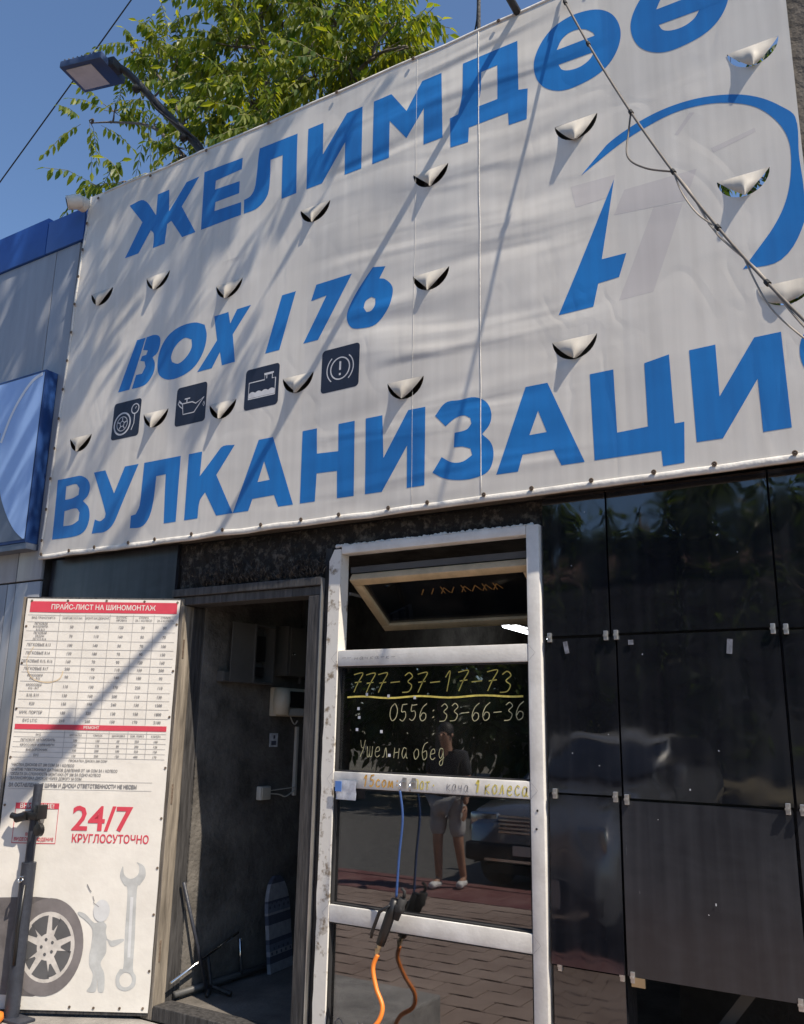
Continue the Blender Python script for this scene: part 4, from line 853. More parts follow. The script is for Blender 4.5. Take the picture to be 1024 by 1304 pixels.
cc = empty('security_camera', 'small cream turret security camera at the banner top corner', 'camera', (-4.68, -.11, 4.80))
b = MB(); b.lathe([(.05, .02), (.052, -.012), (.046, -.026), (.03, -.03)], 20, axis='Y'); b.build('base', 'cctv', cc, smooth=40)
cdir = Vector((-.62, -.70, -.30)).normalized(); c0 = Vector((0, -.045, -.008))
b = MB(); b.tube([c0-cdir*.045, c0-cdir*.03, c0+cdir*.01, c0+cdir*.055], [.030, .046, .050, .047], 20); bd = b.build('body', 'cctv', cc, smooth=40)
b = MB(); b.tube([c0+cdir*.056, c0+cdir*.066], [.0495, .047], 20); b.build('front_ring', 'cctv', bd, smooth=40)
b = MB(); b.tube([c0+cdir*.0665, c0+cdir*.070], [.036, .034], 18); b.build('lens', 'black', bd, smooth=40)

ms = empty('antenna_mast', 'thin dark mast standing above the banner top edge', 'mast', (-1.79, .15, 2.62))
b = MB(); b.tube([(0, 0, 0), (.01, 0, 3.6)], .011, 8); b.build('pole', 'dark', ms)
b = MB(); b.tube(bez([(-.02, 0, .2), (-.025, 0, 2.2), (.0, .0, 2.6), (-.005, 0, 3.4)], 5), .005, 6); b.build('wire', 'rubber', ms)
b = MB()
for x, z, sx_, sz_ in ((-1.36, 4.835, .05, .03), (-1.30, 4.85, .05, .035), (-1.42, 4.83, .04, .018), (-1.60, 4.83, .035, .014), (-1.235, 4.86, .05, .03)):
    b.lathe([(.0005, -sz_), (sx_*.8, -sz_*.5), (sx_, 0), (sx_*.6, sz_*.7), (.0005, sz_)], 9, o=(x, -.03, z))
tag(b.build('roof_debris', 'rust', None, smooth=True), 'lumps of dark brown debris lodged along the banner top edge', 'debris')

# service cable crossing in front of the banner
ca = empty('service_cable', 'slack bundled grey cable crossing in front of the banner', 'cable', (-1.21, -.09, 4.82))
def CW(p): return Vector(p)-Vector((-1.21, -.09, 4.82))
A, B = Vector((-1.215, -.09, 4.80)), Vector((-.20, -.90, 2.46))
def along(t, dx=0, dz=0): q = A.lerp(B, t); return q+Vector((dx, 0, dz-.135*4*t*(1-t)))
b = MB(); b.tube([CW(along(k/30)) for k in range(31)], .0048, 8); b.build('main_cable', 'cable', ca, smooth=True)
b = MB(); b.tube([CW(along(k/30, .010*math.sin(k*.8), -.010+.003*math.cos(k*1.3))) for k in range(17, 31)], .0036, 7); b.build('second_cable', 'cable_pale', ca, smooth=True)
lp = [along(.38), along(.39, -.02, -.06), along(.44, -.07, -.085), along(.51, -.06, -.035), along(.56)]
b = MB(); b.tube([CW(p) for p in bez(lp, 7)], .0038, 7); b.build('slack_loop', 'cable', ca, smooth=True)
lp = [along(.56), along(.61, -.014, -.016), along(.67, -.018, -.012), along(.72)]
b = MB(); b.tube([CW(p) for p in bez(lp, 7)], .003, 7); b.build('slack_loop', 'cable_pale', ca, smooth=True)
lp = [along(.80), along(.88, -.015, -.05), along(.94, .0, -.07), along(1.0, .03, -.08)]
b = MB(); b.tube([CW(p) for p in bez(lp, 7)], .003, 7); b.build('slack_loop', 'cable_pale', ca, smooth=True)
for t in (.38, .56, .72, .87, .16, .02):
    b = MB(); b.tube([CW(along(t-.004)), CW(along(t+.004))], .009, 8); b.build('cable_tie', 'rubber', ca)
b = MB(); b.tube([(-22, 4, 2.9), (-12.79, 4, 10.24), (-11.16, 4, 11.5), (-8, 4, 14.0)], .012, 6); tag(b.build('overhead_wire', 'rubber'), 'thin black overhead wire against the sky at left', 'wire')

# ================================================================== stand in front of the poster
st = empty('jack_stand', 'dark blue-grey adjustable stand pole in front of the price list', 'stand', (-4.075, -.40, -.06))
b = MB(); b.tube([(0, 0, 0), (.004, 0, .72)], .036, 16); b.build('outer_tube', 'steelblue', st, smooth=40)
b = MB(); b.tube([(.003, 0, .70), (.010, 0, 1.10)], .0225, 14); b.build('inner_tube', 'steelblue', st, smooth=40)
b = MB(); b.box(-.055, .06, -.035, .035, .93, .965, bev=.006); b.box(.03, .065, -.03, .03, .93, 1.0, bev=.005); cl_ = b.build('clamp', 'black', st, smooth=40)
b = MB(); b.tube([(-.02, -.03, .945), (-.075, -.05, .93)], .022, 12); b.tube([(-.06, -.045, .935), (-.10, -.06, .945)], .015, 10); b.build('clamp_lever', 'black', cl_, smooth=40)
b = MB(); b.tube([(.05, -.01, .925), (.09, -.03, .895)], .010, 10); b.lathe([(.010, -.012), (.030, -.010), (.032, .010), (.010, .014)], 14, o=(.098, -.035, .885), axis='Y'); b.build('knob', 'black', cl_, smooth=40)
b = MB(); b.tube([(.02, -.037, .655), (.035, -.05, .645), (.02, -.055, .632), (-.005, -.045, .64), (.0, -.037, .655), (.02, -.037, .655)], .005, 7); b.build('pin_ring', 'chrome', st, smooth=True)
b = MB(); b.tube([(.028, -.03, .62), (.02, -.035, .42), (.018, -.03, .25)], .009, 8); b.build('latch_rod', 'black', st, smooth=True)
b = MB(); b.box(-.16, .12, -.05, .05, 0, .014, bev=.004); b.build('foot_plate', 'steelblue', st)
oc = MB(); oc.lathe([(.035, 0), (.05, .02), (.045, .045), (.015, .055)], 14, o=(-4.09, -.49, -.06)); tag(oc.build('orange_plug', 'orange', None, smooth=True), 'small orange plug on the step at the foot of the stand', 'plug')

# ================================================================== air gun hanging on the glazed frame
hk = empty('wall_hook', 'small metal hooks screwed to the white rail', 'hook', (-2.05, -.02, 1.115))
for x in (-.028, .022):
    b = MB(); b.tube(bez([(x, 0, .012), (x, -.03, .012), (x+.004, -.045, -.006), (x, -.035, -.022), (x-.008, -.028, -.014)], 5), .0035, 7); b.build('hook', 'chrome', hk, smooth=True)
b = MB(); b.box(-.036, -.016, -.004, .001, -.012, .03); b.box(.012, .032, -.004, .001, -.012, .03); b.build('plate', 'clip', hk)
cd = MB(); cd.tube(bez([(-2.075, -.062, 1.092), (-2.06, -.06, .98), (-2.075, -.06, .82), (-2.085, -.06, .66)], 8), .0055, 8)
tag(cd.build('blue_cord', 'bluecord', None, smooth=True), 'blue cord looped from the hook down to the air gun', 'cord')
ag = empty('air_gun', 'black trigger air gun dangling on a blue cord in front of the glass', 'air gun', (-2.115, -.075, .56))
T = Matrix.Rotation(R(20), 4, 'Y')
b = MB(); b.tube([T @ Vector(p) for p in ((0, 0, .10), (0, 0, .04), (-.002, 0, -.03), (-.004, 0, -.095))], [.018, .022, .021, .019], 12); b.build('grip', 'black', ag, smooth=True)
b = MB(); b.lathe([(.010, -.016), (.020, -.014), (.021, .014), (.010, .016)], 16, o=T @ Vector((.03, 0, .075)), axis='Y'); b.tube([T @ Vector((.03, 0, .03)), T @ Vector((.034, 0, .12))], [.014, .019], 10); b.tube([T @ Vector((.036, 0, .125)), T @ Vector((.03, 0, .15)), T @ Vector((.012, 0, .155))], .007, 8); b.build('gun_head', 'rubber', ag, smooth=True)
b = MB(); b.tube([T @ Vector(p) for p in ((-.006, -.02, .075), (-.042, -.022, .03), (-.048, -.02, -.06), (-.044, -.02, -.085))], [.005, .008, .008, .006], 8); b.build('trigger_lever', 'black', ag, smooth=True)
b = MB(); b.tube([T @ Vector((-.004, 0, -.095)), T @ Vector((-.006, 0, -.14))], [.010, .008], 10); b.lathe([(.011, 0), (.011, .014)], 6, o=T @ Vector((-.006, 0, -.128))); b.build('hose_fitting', 'brass', ag, smooth=40)
hs = MB(); hs.tube(bez([(-2.163, -.075, .43), (-2.178, -.085, .38), (-2.150, -.10, .31), (-2.108, -.115, .245), (-2.13, -.14, .18), (-2.22, -.18, .12), (-2.30, -.26, .02), (-2.33, -.40, -.04), (-2.25, -.60, -.046), (-2.05, -.75, -.046)], 8), .0095, 10)
tag(hs.build('orange_air_hose', 'orange', None, smooth=True), 'bright orange air hose curling down from the air gun', 'hose')
sk_ = empty('plastic_sticker', 'crumpled clear and blue plastic sticker on the end of the white rail', 'sticker', (-2.385, -.024, 1.08))
b = MB(); v = []; f = []
for j in range(7):
    for i in range(9): v.append((-.055+.11*i/8, -.006*noise.noise((i*.7, j*.8, 2))-.003, -.045+.085*j/6))
for j in range(6):
    for i in range(8): a = j*9+i; f.append((a, a+1, a+10, a+9))
b.add(v, f); b.build('film', 'tape', sk_, smooth=True)
b = MB(); b.box(-.055, -.02, -.0125, -.0105, -.01, .035); b.build('print', 'tape_blue', sk_)

# ================================================================== inside the doorway (hung on the side wall x = -3.5)
xw = -3.5
ea = empty('open_switch_box', 'shadowy open metal switch box with its lid swung out, inside the doorway', 'switch box', (xw, .55, 1.76))
b = MB()
for q in ((.0, .012, -.09, .09, -.17, .17), (.012, .10, -.09, -.08, -.17, .17), (.012, .10, .08, .09, -.17, .17), (.012, .10, -.08, .08, .16, .17), (.012, .10, -.08, .08, -.17, -.16)): b.box(*q)
b.build('case', 'grey_metal', ea)
b = MB(); b.box(.098, .106, -.02, .16, -.17, .17, rot=Matrix.Translation((0, -.075, 0)) @ Matrix.Rotation(R(170), 4, 'Z') @ Matrix.Translation((-.19, 0, 0)), bev=.002); b.build('lid', 'boxgrey', ea)
b = MB(); b.box(.013, .06, -.05, .05, -.04, .11, bev=.004); b.box(.013, .05, -.055, .055, -.13, -.07, bev=.004); b.build('breaker', 'black', ea)
js = empty('small_grey_box', 'small grey terminal box beside the open switch box', 'terminal box', (xw, .30, 1.62)); b = MB(); b.box(0, .05, -.04, .04, -.03, .03, bev=.005); b.build('case', 'boxgrey', js); b = MB(); b.box(.051, .056, -.034, .034, -.024, .024, bev=.002); b.build('lid', 'grey_metal', js)
eb = empty('grey_distribution_box', 'closed grey metal distribution box high on the inner wall', 'distribution box', (xw, .93, 1.80))
b = MB(); b.box(0, .11, -.185, .185, -.15, .15, bev=.004); b.build('case', 'grey_metal', eb, smooth=40)
b = MB(); b.box(.111, .119, -.165, .18, -.14, .14, bev=.003); dr = b.build('door', 'boxgrey', eb, smooth=40)
b = MB(); b.lathe([(.010, .118), (.010, .128), (.006, .130)], 12, o=(0, -.145, -.02), axis='X'); b.build('lock', 'chrome', dr, smooth=40)
b = MB(); b.tube([(.03, .06, .15), (.03, .06, .45)], .013, 8); b.tube([(.05, .02, -.15), (.05, .02, -.19)], .012, 8); b.build('pipe', 'grey_metal', eb, smooth=40)
dv = empty('electricity_meter', 'cream rounded electric meter below the grey distribution box', 'meter', (xw, .90, 1.495))
b = MB(); b.box(0, .055, -.17, .16, -.085, .085, bev=.008); b.build('body', 'bakelite', dv, smooth=40)
b = MB(); b.lathe([(.0005, -.08), (.05, -.075), (.055, 0), (.05, .075), (.0005, .08)], 16, o=(.055, -.125, 0)); b.build('end_cover', 'bakelite', dv, smooth=True)
b = MB(); b.box(.056, .085, -.07, .13, -.03, .065, bev=.004); b.build('window', 'black', dv)
b = MB(); b.box(.056, .075, -.07, .15, -.08, -.036, bev=.004); b.build('terminal_cover', 'conduit', dv)
b = MB(); b.tube(bez([(.03, .0, -.085), (.035, .02, -.12), (.03, .05, -.13), (.03, .07, -.11)], 5), .004, 6); b.build('wire', 'conduit', dv)
stk = empty('wall_sticker', 'small pale printed sticker on the dark inner wall', 'sticker', (xw+.0015, .785, 1.27))
b = MB(); b.box(-.001, .001, -.038, .038, -.040, .040); b.build('paper', 'tape', stk); b = MB(); b.box(.0012, .002, -.022, .022, -.03, -.005); b.box(.0012, .002, -.004, .012, .008, .028); b.build('print', 'cloth_a', stk)
b = MB(); b.box(0, .020, -.011, .011, -.20, .21, bev=.003); o = tag(b.build('cable_trunking', 'conduit', None, loc=(xw, .995, 1.14)), 'vertical white cable trunking on the inner wall', 'trunking')
jb = empty('junction_box', 'square white socket box on the inner wall beside the trunking', 'socket', (xw, .70, .97))
b = MB(); b.box(0, .035, -.046, .046, -.038, .038, bev=.006); b.build('case', 'conduit', jb, smooth=40); b = MB(); b.box(.0355, .040, -.036, .036, -.03, .03, bev=.003); b.build('face_plate', 'bakelite', jb)
b = MB(); b.tube(bez([(.02, .046, -.005), (.02, .14, -.015), (.02, .20, -.030), (.02, .27, -.005), (.015, .295, .0)], 5), .004, 6); b.tube([(.02, .046, .01), (.02, .29, .02)], .003, 6); b.build('lead', 'conduit', jb)
ib = empty('ironing_board', 'narrow ironing board with striped patterned cover standing on end', 'ironing board', (-3.40, .87, 0.0), R(6))
tl = Matrix.Translation((-.03, 0, 0)) @ Matrix.Rotation(R(-7), 4, 'Y')
prof = []
for k in range(41):
    z = .50*k/40; w = .115 if z < .30 else .115*math.sqrt(max(0.0, 1-((z-.30)/.205)**2)) ; prof.append((max(w, .02), z))
pal = ['cloth_b', 'cloth_b', 'cloth_a', 'cloth_a', 'cloth_b', 'cloth_c', 'cloth_c', 'cloth_a', 'cloth_b', 'cloth_b']
b = MB()
for k in range(40):
    (w0, z0), (w1, z1) = prof[k], prof[k+1]; mi = {'cloth_a': 0, 'cloth_b': 1, 'cloth_c': 2}[pal[(k*3//5) % 10]]
    p = [(-.012, -w0, z0), (-.012, w0, z0), (.012, w0, z0), (.012, -w0, z0), (-.012, -w1, z1), (-.012, w1, z1), (.012, w1, z1), (.012, -w1, z1)]
    b.add([tl @ Vector(q) for q in p], [(0, 1, 5, 4), (1, 2, 6, 5), (2, 3, 7, 6), (3, 0, 4, 7)]+([(4, 5, 6, 7)] if k == 39 else []), mi)
b.build('cover', ['cloth_a', 'cloth_b', 'cloth_c'], ib)
b = MB()
for zc in (.105, .345):
    for k in range(9):
        y = -.095+.19*k/8; b.box(.0125, .0135, y-.007, y+.007, zc+(.012 if k % 2 else -.012), zc+(.026 if k % 2 else .002), rot=tl)
b.build('zigzag_pattern', 'cloth_a', ib)
b = MB(); b.tube([tl @ Vector((-.02, -.05, .02)), tl @ Vector((-.045, -.05, .45))], .008, 8); b.tube([tl @ Vector((-.02, .05, .02)), tl @ Vector((-.045, .05, .45))], .008, 8); b.build('leg', 'grey_metal', ib)
ws = empty('metal_work_stand', 'low steel stand of crossed bars inside the doorway', 'stand', (-3.36, .38, 0))
b = MB(); b.tube([(-.10, -.34, .10), (-.09, .13, .255)], .008, 8); b.build('long_bar', 'chrome', ws, smooth=True)
b = MB(); b.tube([(-.13, -.28, .03), (-.10, .50, .03)], .016, 10); b.build('floor_bar', 'grey_metal', ws, smooth=True)
b = MB(); b.tube([(-.11, .17, .215), (-.105, .19, .03)], .010, 8); b.build('upright', 'chrome', ws, smooth=True)
b = MB(); b.tube([(-.10, -.09, .18), (-.09, -.06, .03), (.05, -.06, .015)], .012, 8); b.tube([(-.09, -.06, .03), (-.03, -.15, .012)], .010, 8); b.build('leg', 'dark', ws, smooth=True)
lp_ = empty('leaning_pole', 'dark pole leaning in the corner behind the door jamb', 'pole', (-3.43, .28, .0)); b = MB(); b.tube([(0, 0, 0), (-.05, -.18, .56)], .009, 10); b.build('shaft', 'steelblue', lp_, smooth=True); b = MB(); b.lathe([(.016, 0), (.016, .03)], 10); b.build('ferrule', 'rubber', lp_)
# lit tube lamp deep in the room
tb = empty('tube_lamp', 'lit fluorescent tube seen through the open top light', 'lamp', (-2.95, 3.3, 2.15))
b = MB(); b.tube([(.02, -.45, 0), (-.04, .6, 0)], .016, 10); b.build('tube', 'tube', tb, smooth=True); b = MB(); b.box(-.03, .03, -.5, .65, .03, .07, bev=.004); b.build('batten', 'conduit', tb)
b = MB(); b.tube([(0, -.3, .07), (0, -.3, .27)], .004, 6); b.tube([(0, .5, .07), (0, .5, .27)], .004, 6); b.build('hanger', 'clip', tb)

# ================================================================== trees
def leaflet(v, f, p, d, nrm, L_, w):
    """folded pointed leaflet: base, two shoulders either side of a midrib, tip"""
    s = d.cross(nrm); s = s.normalized() if s.length > 1e-6 else Vector((1, 0, 0)); n2 = s.cross(d).normalized(); o = len(v)
    m1 = p+d*L_*.38; m2 = p+d*L_*.72+n2*L_*-.03
    v += [tuple(p), tuple(m1+s*w*.55+n2*w*.16), tuple(m1-n2*w*.05), tuple(m1-s*w*.5+n2*w*.16), tuple(m2+s*w*.36+n2*w*.1), tuple(m2-s*w*.36+n2*w*.1), tuple(p+d*L_-n2*L_*.08)]
    f += [(o, o+2, o+1), (o, o+3, o+2), (o+1, o+2, o+4), (o+2, o+3, o+5), (o+2, o+5, o+6, o+4)]

def compound(v, f, tw, p, d, L_, pairs, ll, rr):
    """pinnate leaf: drooping stalk with paired leaflets"""
    side = d.cross(Vector((0, 0, 1))); side = side.normalized() if side.length > 1e-4 else Vector((1, 0, 0))
    pts = []
    for k in range(pairs+2):
        t = k/(pairs+1); q = p+d*L_*t+Vector((0, 0, -1))*L_*.42*t*t; pts.append(q)
        if k == 0: continue
        for s in ((-1, 1) if k <= pairs else (0,)):
            ld = (side*s*.62+d*.32+Vector((0, 0, -.80-.4*t))+Vector((rr.uniform(-.25, .25), rr.uniform(-.25, .25), rr.uniform(-.25, .1)))).normalized() if s else (d+Vector((0, 0, -.9))).normalized()
            nr = (Vector((0, 0, 1))+side*s*.4+Vector((rr.uniform(-.4, .4), rr.uniform(-.4, .4), 0))).normalized()
            k2 = ll*rr.uniform(.62, 1.2)*(1-.25*abs(t-.5)); leaflet(v, f, q, ld, nr, k2, k2*rr.uniform(.30, .40))
    tw.append(pts)

def pinnate_tree(name, label, trunk, limbs, clumps, seed, leafm='leaf', ll=.125, dens=1.0, group=None):
    rr = random.Random(seed); base = Vector(trunk[0]); root = empty(name, label, 'tree', base, group=group)
    b = MB(); n = len(trunk); b.tube([Vector(p)-base for p in trunk], [.16-.09*k/(n-1) for k in range(n)], 12); b.build('trunk', 'bark', root, smooth=True)
    b = MB(); lv, lf, tw = [], [], []; nodes = [Vector(p) for p in trunk[len(trunk)//2:]]
    for pts, r0 in limbs:
        q = bez(pts, 5); k = len(q); b.tube([p-base for p in q], [r0*(1-.75*i/(k-1)) for i in range(k)], 8); nodes += q
    for cx_, cy_, cz_, r, num in clumps:
        c = Vector((cx_, cy_, cz_)); near = min(nodes, key=lambda p: (p-c).length)
        mid = near.lerp(c, .5)+Vector((rr.uniform(-.1, .1), rr.uniform(-.1, .1), rr.uniform(-.12, .02)))
        tq = bez([near, mid, c], 5); b.tube([p-base for p in tq], [.016-.010*i/(len(tq)-1) for i in range(len(tq))], 6)
        for _ in range(max(3, int(num*dens))):
            dr = Vector((rr.gauss(0, 1), rr.gauss(0, 1), rr.gauss(0, .8))).normalized(); p = c+dr*r*rr.uniform(.0, .85); out = (dr+Vector((rr.uniform(-.5, .5), rr.uniform(-.5, .5), .35))).normalized()
            if rr.random() < .35: b.tube([c-base, p-base], [.006, .003], 5, cap=False)
            compound(lv, lf, tw, p-base, out, rr.uniform(.26, .46), rr.randint(5, 8), ll, rr)
    b.build('branches', 'bark', root, smooth=True)
    me = bpy.data.meshes.new('crown'); me.from_pydata(lv, [], lf); link('crown', me, leafm, root)
    b = MB()
    for pts in tw: b.tube([pts[0], pts[len(pts)//2], pts[-1]], .0025, 4, cap=False)
    b.build('leaf_stalks', 'leaf_stalk', root, kind='stuff')
    return root
M['leaf_stalk'] = pm('leaf_stalk', (0.16, 0.15, 0.05), 0.6)
CL = [(-4.869, 1.4, 7.336, .43, 34), (-4.678, 1.8, 7.825, .45, 34), (-3.716, 1.4, 7.042, .39, 34), (-3.173, 1.2, 6.335, .27, 24), (-2.80, 1.0, 6.067, .18, 14), (-3.775, 1.2, 6.383, .31, 30), (-4.342, 1.1, 6.326, .29, 26), (-5.232, 1.4, 7.071, .29, 22), (-5.75, 1.5, 7.633, .29, 20), (-6.621, 1.7, 8.369, .25, 12), (-6.75, 1.6, 7.55, .22, 7), (-7.15, 1.6, 7.60, .16, 4), (-5.753, 1.3, 6.80, .20, 6), (-5.057, 1.0, 6.10, .15, 8), (-5.468, .6, 5.62, .10, 6), (-5.185, .6, 5.58, .09, 5), (-4.76, 1.0, 6.198, .18, 14), (-3.839, .8, 5.704, .18, 14), (-5.427, 1.8, 8.42, .30, 20), (-4.339, 1.6, 7.93, .43, 34), (-3.572, 1.4, 7.445, .36, 26), (-5.238, 2.0, 9.13, .57, 30), (-3.319, 1.0, 6.178, .24, 18), (-3.0, 1.2, 6.54, .15, 9), (-6.15, 1.6, 8.0, .22, 14), (-4.45, 1.4, 6.9, .35, 30), (-6.2, 1.5, 7.45, .20, 8), (-4.1, 1.5, 6.0, .25, 16), (-3.4, 1.5, 6.75, .3, 22), (-5.0, 1.5, 8.2, .4, 26)]
pinnate_tree('ailanthus_tree', 'sunlit leafy tree with feathery leaves rising behind the banner', [(-4.5, 3.4, -.4), (-4.45, 3.35, 2.0), (-4.4, 3.2, 4.0), (-4.35, 2.9, 5.2)],
    [([(-4.35, 2.9, 5.1), (-4.25, 1.9, 5.6), (-4.15, 1.4, 6.1), (-3.95, 1.3, 6.7), (-3.6, 1.4, 7.4)], .045), ([(-4.35, 2.9, 5.0), (-4.5, 1.9, 5.7), (-4.5, 1.5, 6.6), (-4.75, 1.6, 7.6), (-5.1, 1.9, 8.9)], .05), ([(-4.4, 2.8, 4.9), (-4.8, 1.7, 5.8), (-5.3, 1.4, 6.5), (-5.8, 1.5, 7.3), (-6.5, 1.7, 8.2)], .04), ([(-4.7, 2.0, 5.5), (-5.2, 1.2, 6.2), (-5.9, 1.4, 6.9), (-6.7, 1.6, 7.4), (-7.1, 1.6, 7.55)], .025), ([(-4.2, 1.9, 5.5), (-3.7, 1.2, 5.9), (-3.2, 1.1, 6.2), (-2.85, 1.0, 6.1)], .028)], CL, 11, ll=.115, dens=1.3)
# street tree beside the camera, out of frame: its limbs throw the streaky shade over the shop front
k_ = 4.3
def shade(x, z, k=k_, y=-.08): return (x+.70*k, y-.205*k, z+1.0*k)
SC = []
rs = random.Random(5)
for i in range(36):
    x, z = rs.uniform(-5.8, -3.3), rs.uniform(2.3, 5.2)
    if x > -3.5-(z-2)*.15 and rs.random() < .75: continue
    q = shade(x, z+.25, max(5.75-z, rs.uniform(2.9, 3.8))); SC.append((*q, rs.uniform(.10, .2), rs.randint(1, 3)))
pinnate_tree('street_tree', 'street tree on the pavement whose limbs overhang the shop front', [(4.3, -1.1, -.35), (4.25, -1.1, 3.0), (4.1, -1.05, 6.2), (3.7, -1.0, 9.3)],
    [([(3.7, -1.0, 9.2), (1.8, -1.0, 9.8), (-.2, -1.0, 9.9), (-1.6, -.9, 9.8), (-2.6, -.85, 9.6)], .05), ([(3.75, -1.0, 8.9), (2.2, -.95, 9.7), (.6, -.9, 9.9), (-.8, -.8, 9.6)], .04)], SC, 23)
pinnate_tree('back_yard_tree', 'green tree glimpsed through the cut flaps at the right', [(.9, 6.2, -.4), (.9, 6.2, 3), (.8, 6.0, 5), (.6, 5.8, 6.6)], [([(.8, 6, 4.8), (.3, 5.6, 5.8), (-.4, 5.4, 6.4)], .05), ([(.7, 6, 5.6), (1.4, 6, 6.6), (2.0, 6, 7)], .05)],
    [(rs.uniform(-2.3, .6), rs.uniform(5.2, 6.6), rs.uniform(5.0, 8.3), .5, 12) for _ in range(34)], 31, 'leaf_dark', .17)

def far_tree(x, y, h_, r, seed, label):
    rr = random.Random(seed); root = empty('roadside_tree', label, 'tree', (x, y, -.45), group='trees across the road'); b = MB()
    b.tube([(0, 0, 0), (.05, 0, h_*.4), (0, .1, h_*.8)], [.22, .16, .06], 10)
    for k in range(7): a = k*.9; b.tube([(0, 0, h_*(.3+.07*k)), (r*.6*math.cos(a), r*.6*math.sin(a), h_*(.45+.07*k))], [.08, .03], 6)
    b.build('trunk', 'bark', root, smooth=True); v, f = [], []
    cl = [(rr.uniform(-r, r)*.75, rr.uniform(-r, r)*.75, rr.uniform(.12*h_, h_*.95), rr.uniform(.6, 1.1)) for _ in range(34)]
    for cx_, cy_, cz_, q in cl:
        for _ in range(170):
            d = Vector((rr.gauss(0, 1), rr.gauss(0, 1), rr.gauss(0, .8))).normalized(); p = Vector((cx_, cy_, cz_))+d*q*rr.uniform(.3, 1)
            leaflet(v, f, p, (d+Vector((0, 0, -.7))).normalized(), Vector((rr.uniform(-1, 1), rr.uniform(-1, 1), 1)).normalized(), rr.uniform(.25, .42), rr.uniform(.12, .2))
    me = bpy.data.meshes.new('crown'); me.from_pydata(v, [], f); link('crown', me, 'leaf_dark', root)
far_tree(-10.5, -15.5, 8.0, 2.6, 1, 'dense dark tree across the road, leftmost of the row'); far_tree(-6.0, -16.5, 9.0, 2.8, 2, 'tall dense tree across the road behind the parked car')
far_tree(-1.6, -15.2, 7.2, 2.6, 3, 'dense tree across the road left of the pale house'); far_tree(-14.5, -17, 8.5, 2.9, 4, 'far dense tree at the left end of the road'); far_tree(-18.5, -17.5, 9.0, 3.2, 6, 'broad dark tree across the road, third from the left end'); far_tree(-22.5, -18.0, 9.0, 3.2, 7, 'broad dark tree at the far left of the road'); far_tree(-12.4, -19.5, 10.0, 3.2, 8, 'tallest dark tree behind the roadside row'); far_tree(-8.2, -19.5, 8.0, 2.8, 9, 'dark tree filling the gap behind the parked car'); far_tree(2.4, -15.5, 6.6, 2.4, 5, 'lower tree across the road in front of the pale house')
hr = empty('pale_house', 'pale rendered house with windows across the road', 'house', (-3.5, -27, -.45))
b = MB(); b.box(-9, 9, -4, 4, 0, 6.4); b.build('wall', 'house', hr)
b = MB(); b.add([(-9.5, -4.5, 6.4), (9.5, -4.5, 6.4), (9.5, 4.5, 6.4), (-9.5, 4.5, 6.4), (-8, 0, 8.6), (8, 0, 8.6)], [(0, 1, 5, 4), (1, 2, 5), (2, 3, 4, 5), (3, 0, 4), (0, 3, 2, 1)]); b.build('roof', 'house_roof', hr)
for k in range(6):
    for z in (1.2, 4.2):
        b = MB(); b.box(-7.9+2.8*k, -6.5+2.8*k, 4.0, 4.06, z, z+1.5); w_ = b.build('window', 'white', hr); b = MB(); b.box(-7.8+2.8*k, -6.6+2.8*k, 4.061, 4.075, z+.1, z+1.4); b.build('pane', 'car_glass', w_)

# ================================================================== parked car facing the shop (seen mirrored in the panels)
car = empty('parked_car', 'dark blue-grey off-road car parked facing the shop', 'car', (-3.95, -8.1, -.43)); car.scale = (1, 1, .91)
def loft(secs, n=None):
    b = MB(); k = len(secs[0]); v = [p for s in secs for p in s]; f = []
    for i in range(len(secs)-1):
        for j in range(k-1): a = i*k+j; f.append((a, a+1, a+k+1, a+k))
    f += [tuple(range(k))[::-1], tuple((len(secs)-1)*k+j for j in range(k))]
    return b.add(v, f)
def sec(y, w, zb, zt, r=.10, cr=.03):
    return [(-w*.94, y, zb), (-w, y, zb+.10), (-w, y, (zb+zt)/2+.08), (-w*.97, y, zt-r), (-w*.88, y, zt-.015), (-w*.4, y, zt+cr), (0, y, zt+cr*1.3), (w*.4, y, zt+cr), (w*.88, y, zt-.015), (w*.97, y, zt-r), (w, y, (zb+zt)/2+.08), (w, y, zb+.10), (w*.94, y, zb)]
loft([sec(-2.3, .86, .40, 1.0), sec(-2.2, .93, .32, 1.08), sec(-1.0, .95, .28, 1.10), sec(.4, .95, .28, 1.10), sec(1.0, .95, .30, 1.10), sec(1.7, .94, .32, 1.07), sec(2.15, .90, .34, 1.00), sec(2.3, .80, .40, .86, .06, .01)]).build('body', 'car', car, smooth=50)
loft([sec(-2.2, .80, 1.08, 1.25, .05), sec(-2.0, .78, 1.08, 1.70, .08), sec(-1.2, .77, 1.09, 1.78, .09), sec(-.1, .77, 1.09, 1.77, .09), sec(.35, .80, 1.09, 1.60, .08), sec(1.0, .84, 1.09, 1.13, .01, .02)]).build('cabin', 'car_glass', car, smooth=50)
loft([[(-.66+0, y, z), (-.5, y, z+.05), (0, y, z+.075), (.5, y, z+.05), (.66, y, z)] for y, z in ((-2.05, 1.68), (-1.2, 1.765), (-.1, 1.755), (.22, 1.68))]).build('roof', 'silver', car, smooth=True)
